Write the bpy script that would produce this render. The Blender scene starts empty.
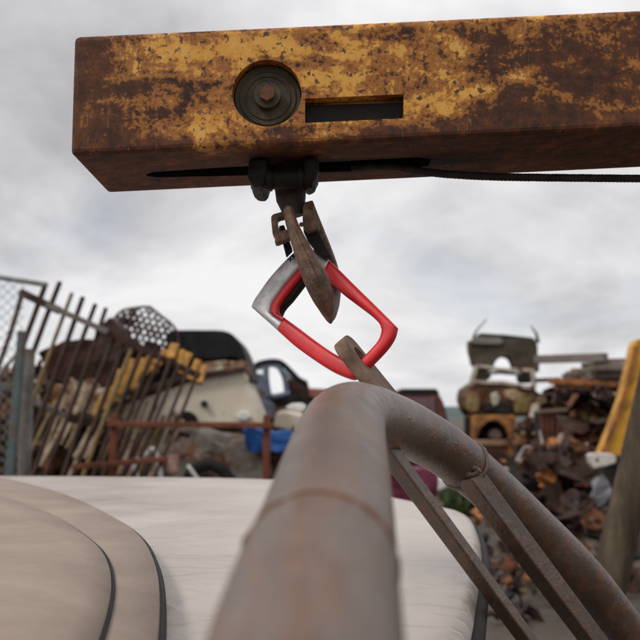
import bpy, bmesh, math, random
from mathutils import Vector, Matrix, noise as mnoise

S = bpy.context.scene
COL = S.collection
R = math.radians
F = 888.9                      # focal length in photo pixels (640 wide)
EYE = Vector((0, 0, 1.65))
PITCH = R(6.1)

# ------------------------------------------------------------------ camera
cam_d = bpy.data.cameras.new('camera')
cam = bpy.data.objects.new('camera', cam_d)
COL.objects.link(cam)
cam.location = EYE
cam.rotation_euler = (R(90) + PITCH, 0, 0)
cam_d.lens = 50
cam_d.sensor_width = 36
cam_d.clip_start = 0.02
cam_d.clip_end = 3000
cam_d.dof.use_dof = True
cam_d.dof.focus_distance = 1.11
cam_d.dof.aperture_fstop = 7.0
cam_d.dof.aperture_blades = 7
S.camera = cam

# ------------------------------------------------------------------ world
SUN_EL, SUN_AZ = R(48), R(238)          # azimuth clockwise from +Y: behind the viewer, to the left
W = bpy.data.worlds.new('World')
S.world = W
W.use_nodes = True
wn, wl = W.node_tree.nodes, W.node_tree.links
wn.clear()
def wnode(t, **k):
    n = wn.new(t)
    for a, b in k.items(): setattr(n, a, b)
    return n
def wmath(op, a, b=None, clamp=False):
    n = wn.new('ShaderNodeMath'); n.operation = op; n.use_clamp = clamp
    for i, v in enumerate((a, b)):
        if v is None: continue
        if isinstance(v, (int, float)): n.inputs[i].default_value = v
        else: wl.new(v, n.inputs[i])
    return n.outputs[0]
out = wnode('ShaderNodeOutputWorld')
bg = wnode('ShaderNodeBackground')
bg.inputs['Strength'].default_value = 0.1
sky = wnode('ShaderNodeTexSky')
sky.sky_type = 'NISHITA'
sky.sun_disc = False
sky.sun_elevation = SUN_EL
sky.sun_rotation = SUN_AZ
tc = wnode('ShaderNodeTexCoord')
sep = wnode('ShaderNodeSeparateXYZ')
wl.new(tc.outputs['Generated'], sep.inputs[0])
zc = wmath('MAXIMUM', sep.outputs[2], 0.0)
den = wmath('ADD', zc, 0.36)
cmb = wnode('ShaderNodeCombineXYZ')
wl.new(wmath('DIVIDE', sep.outputs[0], den), cmb.inputs[0])
wl.new(wmath('DIVIDE', sep.outputs[1], den), cmb.inputs[1])
cmb.inputs[2].default_value = 15.7
n1 = wnode('ShaderNodeTexNoise')
n1.inputs['Scale'].default_value = 1.75
n1.inputs['Detail'].default_value = 7
n1.inputs['Roughness'].default_value = 0.57
n1.inputs['Distortion'].default_value = 0.25
wl.new(cmb.outputs[0], n1.inputs['Vector'])
ramp = wnode('ShaderNodeValToRGB')
e = ramp.color_ramp.elements
e[0].position, e[0].color = 0.29, (3.5, 3.43, 3.58, 1)
e[1].position, e[1].color = 0.62, (7.45, 7.38, 7.47, 1)
m = e.new(0.48); m.color = (5.9, 5.82, 5.95, 1)
wl.new(n1.outputs['Fac'], ramp.inputs[0])
n2 = wnode('ShaderNodeTexNoise')
n2.inputs['Scale'].default_value = 1.7
n2.inputs['Detail'].default_value = 5
vadd = wnode('ShaderNodeVectorMath'); vadd.operation = 'ADD'
vadd.inputs[1].default_value = (4.3, 1.9, 0.6)
wl.new(cmb.outputs[0], vadd.inputs[0]); wl.new(vadd.outputs[0], n2.inputs['Vector'])
cov = wnode('ShaderNodeMapRange')
cov.inputs['From Min'].default_value = 0.58
cov.inputs['From Max'].default_value = 0.74
cov.inputs['To Min'].default_value = 1.0
cov.inputs['To Max'].default_value = 0.6
wl.new(n2.outputs['Fac'], cov.inputs['Value'])
mixw = wnode('ShaderNodeMix'); mixw.data_type = 'RGBA'
wl.new(cov.outputs[0], mixw.inputs['Factor'])
wl.new(sky.outputs[0], mixw.inputs['A'])
zen = wnode('ShaderNodeMapRange')           # an overcast sky is brighter overhead than at the horizon
zen.inputs['From Min'].default_value = 0.40
zen.inputs['From Max'].default_value = 0.95
zen.inputs['To Min'].default_value = 1.0
zen.inputs['To Max'].default_value = 1.55
wl.new(sep.outputs[2], zen.inputs['Value'])
vs = wnode('ShaderNodeVectorMath'); vs.operation = 'SCALE'
wl.new(ramp.outputs[0], vs.inputs[0]); wl.new(zen.outputs[0], vs.inputs['Scale'])
wl.new(vs.outputs[0], mixw.inputs['B'])
wl.new(mixw.outputs['Result'], bg.inputs['Color'])
wl.new(bg.outputs[0], out.inputs['Surface'])

# ------------------------------------------------------------------ sun behind cloud
sun_d = bpy.data.lights.new('sun', 'SUN')
sun_d.energy = 1.5
sun_d.angle = R(14)
sun_d.color = (1.0, 0.96, 0.9)
sun = bpy.data.objects.new('sun', sun_d)
COL.objects.link(sun)
sd = Vector((math.sin(SUN_AZ) * math.cos(SUN_EL), math.cos(SUN_AZ) * math.cos(SUN_EL), math.sin(SUN_EL)))
sun.rotation_euler = sd.to_track_quat('Z', 'Y').to_euler()
sun.location = sd * 30

S.view_settings.view_transform = 'Standard'
S.view_settings.look = 'None'
S.view_settings.exposure = 0.3
S.view_settings.gamma = 1
S.view_settings.use_curve_mapping = False

# ------------------------------------------------------------------ helpers
cp, sp_ = math.cos(PITCH), math.sin(PITCH)
def ray(px, py):
    x, v = (px - 320) / F, (320 - py) / F
    return Vector((x, cp - v * sp_, sp_ + v * cp))
def P(px, py, Y):
    """World point seen at photo pixel (px, py) at forward distance Y."""
    r = ray(px, py)
    return EYE + r * (Y / r.y)

class MB:
    """collects shapes; build() links them as one mesh object"""
    def __init__(s): s.v, s.f, s.m, s.cur, s.sm, s.smooth = [], [], [], 0, [], False
    def add(s, vs, fs, smooth=None):
        o = len(s.v)
        s.v += [Vector(v) for v in vs]
        for f in fs:
            s.f.append([i + o for i in f]); s.m.append(s.cur)
            s.sm.append(s.smooth if smooth is None else smooth)
    def box(s, c, size, rot=None):
        x, y, z = [k / 2 for k in size]
        vs = [Vector(p) for p in ((-x,-y,-z),(x,-y,-z),(x,y,-z),(-x,y,-z),(-x,-y,z),(x,-y,z),(x,y,z),(-x,y,z))]
        if rot is not None: vs = [rot @ v for v in vs]
        c = Vector(c)
        s.add([v + c for v in vs], [(3,2,1,0),(4,5,6,7),(0,1,5,4),(1,2,6,5),(2,3,7,6),(3,0,4,7)], False)
    def bar(s, a, b, w, d, up=(0, 1, 0)):
        """rectangular bar from a to b; d is the size along up, w across it"""
        a, b = Vector(a), Vector(b)
        t = (b - a); L = t.length; t.normalize()
        u = Vector(up); u = (u - t * u.dot(t)).normalized()
        n = t.cross(u)
        s.box((a + b) / 2, (L, w, d), Matrix((t, n, u)).transposed())
    def prism(s, front, off):
        """front: points of a polygon, off: vector or list of back points"""
        n = len(front)
        back = [Vector(p) + Vector(off) for p in front] if not isinstance(off, list) else off
        s.add(list(front) + back, [tuple(range(n)), tuple(range(2*n-1, n-1, -1))] +
              [(i, i + n, (i + 1) % n + n, (i + 1) % n) for i in range(n)], False)
    def tube(s, pts, rad, n=12, cap=True, sx=1.0):
        pts = [Vector(p) for p in pts]
        rs = rad if isinstance(rad, (list, tuple)) else [rad] * len(pts)
        t0 = (pts[1] - pts[0]).normalized()
        u = Vector((0, 0, 1)) if abs(t0.z) < 0.9 else Vector((0, 1, 0))
        rings = []
        for i, p in enumerate(pts):
            t = (pts[min(i+1, len(pts)-1)] - pts[max(i-1, 0)]).normalized()
            u = (u - t * u.dot(t)).normalized(); w = t.cross(u)
            rings.append([p + (u * math.cos(2*math.pi*k/n) + w * math.sin(2*math.pi*k/n) * sx) * rs[i] for k in range(n)])
        vs = [v for r in rings for v in r]
        fs = [(i*n+k, i*n+(k+1)%n, (i+1)*n+(k+1)%n, (i+1)*n+k) for i in range(len(pts)-1) for k in range(n)]
        s.add(vs, fs, True)
        if cap:
            s.add(rings[0], [tuple(range(n-1, -1, -1))], False); s.add(rings[-1], [tuple(range(n))], False)
    def cyl(s, a, b, r, n=24): s.tube([a, b], r, n)
    def mesh(s, name):
        me = bpy.data.meshes.new(name)
        me.from_pydata([tuple(v) for v in s.v], [], s.f)
        for p, mi, sm in zip(me.polygons, s.m, s.sm): p.material_index = mi; p.use_smooth = sm
        bm = bmesh.new(); bm.from_mesh(me)
        bmesh.ops.recalc_face_normals(bm, faces=bm.faces)
        bm.to_mesh(me); bm.free()
        return me
    def build(s, name, mats, parent=None, bevel=0, origin=None):
        me = s.mesh(name)
        return link(name, me, mats, parent, bevel, origin)

def wpos(o):
    p = Vector((0, 0, 0))
    while o is not None: p = p + o.location; o = o.parent
    return p
def link(name, me, mats, parent=None, bevel=0, origin=None):
    """mesh in world coordinates -> object with its origin at the mesh's base"""
    xs = [v.co for v in me.vertices]
    if origin is None:
        origin = Vector(((min(v.x for v in xs)+max(v.x for v in xs))/2, (min(v.y for v in xs)+max(v.y for v in xs))/2, min(v.z for v in xs)))
    me.transform(Matrix.Translation(-origin))
    for mt in (mats if isinstance(mats, (list, tuple)) else [mats]): me.materials.append(mt)
    o = bpy.data.objects.new(name, me)
    COL.objects.link(o)
    o.location = origin - (wpos(parent) if parent else Vector((0, 0, 0)))
    if parent: o.parent = parent
    if bevel:
        b = o.modifiers.new('edge', 'BEVEL'); b.width = bevel; b.segments = 2; b.limit_method = 'ANGLE'; b.angle_limit = R(35)
    return o
def tag(o, label=None, cat=None, group=None, kind=None):
    for k, v in (('label', label), ('category', cat), ('group', group), ('kind', kind)):
        if v: o[k] = v
    return o
def thing(name, loc, label, cat, group=None):
    o = bpy.data.objects.new(name, None); COL.objects.link(o)
    o.empty_display_size = 0.1
    o.location = loc
    return tag(o, label, cat, group)
def spline(pts, sub=6):
    """Catmull-Rom through tuples of any length"""
    out_ = []
    n = len(pts)
    for i in range(n - 1):
        p0, p1, p2, p3 = pts[max(i-1, 0)], pts[i], pts[i+1], pts[min(i+2, n-1)]
        for k in range(sub):
            t = k / sub
            out_.append(tuple(0.5*((2*b)+(-a+c)*t+(2*a-5*b+4*c-d)*t*t+(-a+3*b-3*c+d)*t**3) for a, b, c, d in zip(p0, p1, p2, p3)))
    out_.append(tuple(pts[-1]))
    return out_
def applied(o):
    dg = bpy.context.evaluated_depsgraph_get(); dg.update()
    me = bpy.data.meshes.new_from_object(o.evaluated_get(dg))
    return me
def cut(o, cutters):
    """boolean the cutter meshes out of o and drop the cutters"""
    tmp = []
    for c in cutters:
        me = c.mesh('cutter'); q = bpy.data.objects.new('cutter', me); COL.objects.link(q); tmp.append(q); q.location = wpos(o)
        b = o.modifiers.new('cut', 'BOOLEAN'); b.operation = 'DIFFERENCE'; b.solver = 'EXACT'; b.object = q
    me = applied(o)
    o.modifiers.clear(); old = o.data; o.data = me
    for q in tmp: bpy.data.objects.remove(q)
    return o
def crumple(o, amt, scale, cuts=3, seed=0, edge=None):
    """dent a mesh: subdivide its faces and push the vertices about"""
    bm = bmesh.new(); bm.from_mesh(o.data)
    bmesh.ops.triangulate(bm, faces=[f for f in bm.faces if len(f.verts) > 4])
    for _ in range(cuts):
        L = edge or 0.12
        es = [e_ for e_ in bm.edges if e_.calc_length() > L]
        if not es: break
        bmesh.ops.subdivide_edges(bm, edges=es, cuts=1, use_grid_fill=True)
        bmesh.ops.triangulate(bm, faces=[f for f in bm.faces if len(f.verts) > 4])
    off = Vector((seed * 3.1, seed * 7.7, 1.3))
    for v in bm.verts:
        v.co += mnoise.noise_vector(v.co * scale + off) * amt + mnoise.noise_vector(v.co * scale * 2.7 + off) * amt * 0.45
    bmesh.ops.recalc_face_normals(bm, faces=bm.faces)
    bm.to_mesh(o.data); bm.free()
    return o

# ------------------------------------------------------------------ materials
def newmat(name):
    mt = bpy.data.materials.new(name); mt.use_nodes = True
    nt = mt.node_tree; nt.nodes.clear()
    o = nt.nodes.new('ShaderNodeOutputMaterial'); b = nt.nodes.new('ShaderNodeBsdfPrincipled')
    nt.links.new(b.outputs[0], o.inputs[0])
    c = nt.nodes.new('ShaderNodeTexCoord')
    return mt, nt, b, c.outputs['Object']
def noise_n(nt, vec, scale, detail=6, rough=0.6, dist=0.0, stretch=None):
    if stretch:
        mp = nt.nodes.new('ShaderNodeMapping'); mp.inputs['Scale'].default_value = stretch
        nt.links.new(vec, mp.inputs[0]); vec = mp.outputs[0]
    n = nt.nodes.new('ShaderNodeTexNoise')
    n.inputs['Scale'].default_value = scale; n.inputs['Detail'].default_value = detail
    n.inputs['Roughness'].default_value = rough; n.inputs['Distortion'].default_value = dist
    nt.links.new(vec, n.inputs['Vector'])
    return n.outputs['Fac']
def ramp_n(nt, fac, stops):
    r = nt.nodes.new('ShaderNodeValToRGB'); el = r.color_ramp.elements
    while len(el) < len(stops): el.new(0.5)
    for q, (p, c) in zip(el, stops):
        q.position = p; q.color = (*c, 1) if isinstance(c, tuple) else (c, c, c, 1)
    nt.links.new(fac, r.inputs[0])
    return r.outputs[0]
def mix_n(nt, fac, a, b):
    m_ = nt.nodes.new('ShaderNodeMix'); m_.data_type = 'RGBA'
    for v, k in ((fac, 'Factor'), (a, 'A'), (b, 'B')):
        if isinstance(v, tuple): m_.inputs[k].default_value = (*v, 1)
        elif isinstance(v, float): m_.inputs[k].default_value = v
        else: nt.links.new(v, m_.inputs[k])
    return m_.outputs['Result']
def math_n(nt, op, a, b, clamp=False):
    n = nt.nodes.new('ShaderNodeMath'); n.operation = op; n.use_clamp = clamp
    for i, v in enumerate((a, b)):
        if isinstance(v, (int, float)): n.inputs[i].default_value = v
        else: nt.links.new(v, n.inputs[i])
    return n.outputs[0]
def bump_n(nt, b, h, strength, dist=0.01):
    n = nt.nodes.new('ShaderNodeBump'); n.inputs['Strength'].default_value = strength; n.inputs['Distance'].default_value = dist
    nt.links.new(h, n.inputs['Height']); nt.links.new(n.outputs[0], b.inputs['Normal'])
def M_noise(name, stops, scale, rough=0.75, bump=0.3, metal=0.0, dist=0.01, stretch=None, detail=7, spec=0.3):
    """a colour that varies over the surface"""
    mt, nt, b, c = newmat(name)
    f = noise_n(nt, c, scale, detail, 0.62, 0.3, stretch)
    nt.links.new(ramp_n(nt, f, stops), b.inputs['Base Color'])
    b.inputs['Roughness'].default_value = rough; b.inputs['Metallic'].default_value = metal
    b.inputs['Specular IOR Level'].default_value = spec
    if bump: bump_n(nt, b, noise_n(nt, c, scale * 5, 5, 0.7), bump, dist)
    return mt
RUST = [(0.25, (0.035, 0.018, 0.012)), (0.45, (0.10, 0.042, 0.022)), (0.6, (0.19, 0.075, 0.032)), (0.75, (0.28, 0.12, 0.05))]
def M_paint(name, paint, scale=4.0, amount=0.4, rough=0.5, paint2=None, rust=RUST, bump=0.25, soft=0.06):
    """old paint with rust breaking through; amount = share of rust"""
    mt, nt, b, c = newmat(name)
    n_ = noise_n(nt, c, scale, 8, 0.66, 0.35)
    fine = noise_n(nt, c, scale * 7, 6, 0.7)
    thr = 0.66 - amount * 0.34
    mask = ramp_n(nt, math_n(nt, 'ADD', math_n(nt, 'MULTIPLY', n_, 0.72), math_n(nt, 'MULTIPLY', fine, 0.28)), [(thr - soft, 0.0), (thr + soft, 1.0)])
    rc = ramp_n(nt, fine, rust)
    p2 = paint2 or tuple(k * 0.72 for k in paint)
    pc = ramp_n(nt, noise_n(nt, c, scale * 1.7, 6, 0.6), [(0.35, p2), (0.62, paint)])
    nt.links.new(mix_n(nt, mask, pc, rc), b.inputs['Base Color'])
    nt.links.new(ramp_n(nt, mask, [(0.0, rough), (1.0, 0.9)]), b.inputs['Roughness'])
    b.inputs['Specular IOR Level'].default_value = 0.35
    bump_n(nt, b, math_n(nt, 'ADD', fine, mask), bump, 0.004)
    return mt

RUSTY = M_noise('rust_brown', RUST, 9, 0.85, 0.4)
RUST_DARK = M_noise('rust_dark', [(0.3, (0.018, 0.012, 0.01)), (0.55, (0.05, 0.026, 0.018)), (0.75, (0.12, 0.05, 0.028))], 7, 0.85, 0.4)
RUST_RED = M_noise('rust_red', [(0.3, (0.07, 0.022, 0.012)), (0.5, (0.135, 0.043, 0.022)), (0.72, (0.19, 0.066, 0.034))], 6, 0.85, 0.3)
RUST_ORANGE = M_paint('rust_orange', (0.42, 0.15, 0.035), 5, 0.45, 0.65)
YELLOW = M_paint('yellow_paint', (0.50, 0.25, 0.03), 7, 0.42, 0.5)
CREAM = M_paint('cream_paint', (0.64, 0.57, 0.46), 2.2, 0.06, 0.45, (0.57, 0.50, 0.39))
CREAM_TORN = M_paint('cream_torn', (0.50, 0.43, 0.32), 6, 0.5, 0.6)
BLACK = M_noise('black_paint', [(0.35, (0.006, 0.006, 0.007)), (0.7, (0.014, 0.014, 0.016))], 5, 0.6, 0.1, spec=0.2)
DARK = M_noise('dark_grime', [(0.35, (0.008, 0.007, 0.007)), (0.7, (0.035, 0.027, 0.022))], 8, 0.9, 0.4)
BLUEGREY = M_paint('blue_grey_paint', (0.13, 0.165, 0.23), 4, 0.3, 0.45)
BLUE = M_noise('blue_plastic', [(0.3, (0.006, 0.04, 0.14)), (0.7, (0.012, 0.085, 0.30))], 5, 0.5, 0.3)
GREY = M_noise('grey_metal', [(0.3, (0.16, 0.155, 0.15)), (0.7, (0.33, 0.32, 0.30))], 6, 0.55, 0.2)
GREYCAR = M_paint('grey_dirty_paint', (0.22, 0.20, 0.175), 3, 0.42, 0.6, (0.11, 0.095, 0.08))
WHITE = M_noise('white_paint', [(0.3, (0.5, 0.49, 0.46)), (0.7, (0.74, 0.73, 0.70))], 6, 0.45, 0.15)
TEAL = M_paint('teal_paint', (0.085, 0.125, 0.122), 8, 0.3, 0.55)
GALV = M_noise('galvanised_steel', [(0.3, (0.17, 0.165, 0.155)), (0.7, (0.29, 0.28, 0.265))], 14, 0.6, 0.2)
OLIVE_TAN = M_noise('olive_tan_steel', [(0.3, (0.11, 0.075, 0.03)), (0.7, (0.24, 0.17, 0.07))], 14, 0.7, 0.3)
PURPLE_BROWN = M_noise('purple_brown_steel', [(0.3, (0.03, 0.015, 0.014)), (0.7, (0.085, 0.045, 0.042))], 12, 0.8, 0.3)
MAROON = M_paint('maroon_paint', (0.075, 0.018, 0.026), 2.5, 0.4, 0.5)
KHAKI = M_paint('khaki_paint', (0.06, 0.05, 0.03), 2.5, 0.3, 0.6, rust=[(0.3,(0.03,0.018,0.012)),(0.6,(0.09,0.045,0.027))])
OLIVE_YELLOW = M_paint('olive_yellow_paint', (0.30, 0.235, 0.075), 4, 0.52, 0.55, (0.16, 0.13, 0.05))
WOOD = M_noise('weathered_wood', [(0.3, (0.09, 0.066, 0.048)), (0.7, (0.22, 0.17, 0.13))], 4, 0.85, 0.4, stretch=(0.4, 3, 6))
GLASS_DARK = M_noise('dark_glass', [(0.3, (0.01, 0.012, 0.013)), (0.7, (0.025, 0.028, 0.03))], 2, 0.12, 0.0, spec=0.5)
RUBBER = M_noise('rubber', [(0.3, (0.012, 0.011, 0.011)), (0.7, (0.028, 0.025, 0.023))], 12, 0.8, 0.2)

# rusty pipe: dusty grey-brown steel with orange streaks running round it
def make_pipe_mat():
    mt, nt, b, c = newmat('rusty_pipe_steel')
    big = noise_n(nt, c, 6, 5, 0.5, 0.6)
    fine = noise_n(nt, c, 260, 5, 0.7)
    mid = noise_n(nt, c, 38, 6, 0.7, 0.4)
    streak = noise_n(nt, c, 24, 5, 0.6, 0.2, (2.4, 0.10, 1.6))
    base = ramp_n(nt, big, [(0.3, (0.060, 0.034, 0.023)), (0.5, (0.096, 0.060, 0.043)), (0.68, (0.145, 0.10, 0.078))])
    rustc = ramp_n(nt, mid, [(0.35, (0.075, 0.033, 0.017)), (0.7, (0.21, 0.09, 0.038))])
    f = ramp_n(nt, streak, [(0.48, 0.0), (0.59, 0.85)])
    col = mix_n(nt, f, base, rustc)
    spk = ramp_n(nt, fine, [(0.36, 0.55), (0.5, 0.0)])
    col = mix_n(nt, spk, col, (0.06, 0.035, 0.022))
    pit = ramp_n(nt, mid, [(0.62, 0.0), (0.74, 0.35)])
    col = mix_n(nt, pit, col, (0.27, 0.205, 0.16))
    nt.links.new(col, b.inputs['Base Color'])
    nt.links.new(ramp_n(nt, mid, [(0.3, 0.30), (0.7, 0.5)]), b.inputs['Roughness'])
    b.inputs['Specular IOR Level'].default_value = 0.95
    bump_n(nt, b, math_n(nt, 'ADD', fine, math_n(nt, 'ADD', mid, f)), 0.4, 0.0016)
    return mt
PIPE = make_pipe_mat()
HOOKM = M_noise('forged_rust_steel', [(0.28, (0.034, 0.016, 0.009)), (0.5, (0.12, 0.058, 0.032)), (0.68, (0.23, 0.13, 0.08))], 75, 0.42, 0.9, dist=0.002, spec=0.5)
LUGM = M_noise('lug_rust_steel', [(0.3, (0.08, 0.045, 0.028)), (0.5, (0.17, 0.105, 0.07)), (0.72, (0.27, 0.18, 0.13))], 40, 0.65, 0.4, dist=0.002)
GREASE = M_noise('black_grease', [(0.35, (0.004, 0.0035, 0.003)), (0.75, (0.02, 0.015, 0.012))], 30, 0.5, 0.6, dist=0.003, spec=0.22)
ROPEM = M_noise('greasy_wire', [(0.35, (0.012, 0.009, 0.008)), (0.7, (0.05, 0.035, 0.028))], 60, 0.55, 0.3, dist=0.001)

def make_boom_mat():
    mt, nt, b, c = newmat('boom_paint')
    sepn = nt.nodes.new('ShaderNodeSeparateXYZ'); nt.links.new(c, sepn.inputs[0])
    big = noise_n(nt, c, 13, 8, 0.6, 0.5, (0.8, 1, 1.6))
    mid = noise_n(nt, c, 55, 7, 0.7, 0.3)
    fine = noise_n(nt, c, 220, 4, 0.7)
    # paint survives on the upper web near the head; lower flange and the far run are rust
    zz = math_n(nt, 'SUBTRACT', sepn.outputs[2], math_n(nt, 'MULTIPLY', sepn.outputs[0], 0.0425))
    hz = nt.nodes.new('ShaderNodeMapRange'); hz.inputs['From Min'].default_value = 0.002; hz.inputs['From Max'].default_value = 0.030
    nt.links.new(zz, hz.inputs['Value'])
    fx = nt.nodes.new('ShaderNodeMapRange'); fx.inputs['From Min'].default_value = 0.24; fx.inputs['From Max'].default_value = 0.9
    fx.inputs['To Min'].default_value = 0.0; fx.inputs['To Max'].default_value = 0.15
    nt.links.new(sepn.outputs[0], fx.inputs['Value'])
    ex = nt.nodes.new('ShaderNodeMapRange'); ex.inputs['From Min'].default_value = 0.15; ex.inputs['From Max'].default_value = 0.0
    ex.inputs['To Min'].default_value = 0.0; ex.inputs['To Max'].default_value = 0.13
    nt.links.new(sepn.outputs[0], ex.inputs['Value'])
    paint = math_n(nt, 'SUBTRACT', math_n(nt, 'ADD', math_n(nt, 'ADD', math_n(nt, 'MULTIPLY', big, 0.55), math_n(nt, 'MULTIPLY', mid, 0.27)), math_n(nt, 'MULTIPLY', fine, 0.18)), fx.outputs[0])
    paint = math_n(nt, 'SUBTRACT', paint, ex.outputs[0])
    paint = math_n(nt, 'SUBTRACT', paint, math_n(nt, 'MULTIPLY', math_n(nt, 'SUBTRACT', 1.0, hz.outputs[0]), 0.15))
    pm = ramp_n(nt, paint, [(0.425, 0.0), (0.515, 1.0)])
    yel = ramp_n(nt, math_n(nt, 'ADD', math_n(nt, 'MULTIPLY', big, 0.55), math_n(nt, 'MULTIPLY', mid, 0.45)), [(0.36, (0.22, 0.085, 0.016)), (0.47, (0.46, 0.185, 0.022)), (0.56, (0.60, 0.29, 0.042)), (0.68, (0.64, 0.37, 0.10))])
    rustc = ramp_n(nt, math_n(nt, 'ADD', math_n(nt, 'MULTIPLY', big, 0.5), math_n(nt, 'MULTIPLY', mid, 0.5)),
                   [(0.36, (0.016, 0.007, 0.004)), (0.46, (0.062, 0.021, 0.009)), (0.55, (0.125, 0.042, 0.014)), (0.66, (0.27, 0.105, 0.026))])
    halo = ramp_n(nt, pm, [(0.0, 0.0), (0.45, 0.85), (0.75, 0.75), (1.0, 0.0)])
    col = mix_n(nt, halo, mix_n(nt, pm, rustc, yel), (0.30, 0.105, 0.018))
    spots = ramp_n(nt, noise_n(nt, c, 105, 4, 0.6), [(0.565, 0.0), (0.625, 0.95)])
    col = mix_n(nt, spots, col, (0.05, 0.02, 0.011))
    # black grease dragged along the underside on both sides of the rope slot
    ay = math_n(nt, 'ABSOLUTE', math_n(nt, 'SUBTRACT', sepn.outputs[1], 0.104), 0.0)
    gw = nt.nodes.new('ShaderNodeMapRange'); gw.inputs['From Min'].default_value = 0.085; gw.inputs['From Max'].default_value = 0.30
    gw.inputs['To Min'].default_value = 0.010; gw.inputs['To Max'].default_value = 0.036
    nt.links.new(sepn.outputs[0], gw.inputs['Value'])
    ge = nt.nodes.new('ShaderNodeMapRange'); ge.inputs['From Min'].default_value = 0.42; ge.inputs['From Max'].default_value = 0.56
    ge.inputs['To Min'].default_value = 0.0; ge.inputs['To Max'].default_value = 0.035
    nt.links.new(sepn.outputs[0], ge.inputs['Value'])
    gm = math_n(nt, 'SUBTRACT', math_n(nt, 'SUBTRACT', gw.outputs[0], ge.outputs[0]), ay)
    gm = math_n(nt, 'ADD', gm, math_n(nt, 'MULTIPLY', math_n(nt, 'SUBTRACT', big, 0.5), 0.05))
    gz_ = math_n(nt, 'LESS_THAN', zz, 0.004)
    gx_ = math_n(nt, 'GREATER_THAN', sepn.outputs[0], 0.078)
    gm = math_n(nt, 'MULTIPLY', ramp_n(nt, gm, [(0.0, 0.0), (0.008, 0.95)]), math_n(nt, 'MULTIPLY', gz_, gx_))
    col = mix_n(nt, gm, col, (0.006, 0.005, 0.005))
    # thin pale scrapes
    scr = ramp_n(nt, noise_n(nt, c, 30, 6, 0.75, 1.5, (2.6, 1, 0.7)), [(0.635, 0.0), (0.665, 0.6)])
    col = mix_n(nt, scr, col, (0.34, 0.23, 0.13))
    sc2 = ramp_n(nt, noise_n(nt, c, 24, 7, 0.8, 2.5, (0.5, 1, 2.4)), [(0.65, 0.0), (0.68, 0.5)])
    col = mix_n(nt, sc2, col, (0.30, 0.17, 0.07))
    nt.links.new(col, b.inputs['Base Color'])
    nt.links.new(ramp_n(nt, pm, [(0.0, 0.8), (1.0, 0.5)]), b.inputs['Roughness'])
    b.inputs['Specular IOR Level'].default_value = 0.35
    bump_n(nt, b, math_n(nt, 'ADD', math_n(nt, 'ADD', mid, fine), pm), 0.3, 0.0015)
    return mt
BOOM = make_boom_mat()

def make_red():
    mt, nt, b, c = newmat('red_rubber_grip')
    nt.links.new(ramp_n(nt, noise_n(nt, c, 40, 6, 0.6), [(0.3, (0.52, 0.010, 0.016)), (0.7, (0.66, 0.018, 0.024))]), b.inputs['Base Color'])
    base = b.inputs['Base Color'].links[0].from_socket
    sm_ = ramp_n(nt, noise_n(nt, c, 55, 8, 0.75, 1.2), [(0.56, 0.0), (0.72, 0.55)])
    sc_ = ramp_n(nt, noise_n(nt, c, 120, 5, 0.8, 2.0, (0.4, 1, 2.5)), [(0.66, 0.0), (0.70, 0.6)])
    nt.links.new(mix_n(nt, sc_, mix_n(nt, sm_, base, (0.20, 0.03, 0.03)), (0.62, 0.16, 0.15)), b.inputs['Base Color'])
    nt.links.new(ramp_n(nt, noise_n(nt, c, 90, 5, 0.6), [(0.3, 0.32), (0.7, 0.5)]), b.inputs['Roughness'])
    b.inputs['Specular IOR Level'].default_value = 0.5
    bump_n(nt, b, noise_n(nt, c, 700, 3, 0.5), 0.08, 0.0006)
    return mt
RED = make_red()
def make_silver():
    mt, nt, b, c = newmat('cast_aluminium')
    nt.links.new(ramp_n(nt, noise_n(nt, c, 45, 7, 0.68, 0.6), [(0.3, (0.34, 0.335, 0.33)), (0.5, (0.54, 0.53, 0.52)), (0.7, (0.66, 0.65, 0.64))]), b.inputs['Base Color'])
    b.inputs['Metallic'].default_value = 0.75
    nt.links.new(ramp_n(nt, noise_n(nt, c, 130, 5, 0.7), [(0.3, 0.36), (0.7, 0.58)]), b.inputs['Roughness'])
    bump_n(nt, b, noise_n(nt, c, 900, 3, 0.6), 0.10, 0.0005)
    return mt
SILVER = make_silver()

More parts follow.
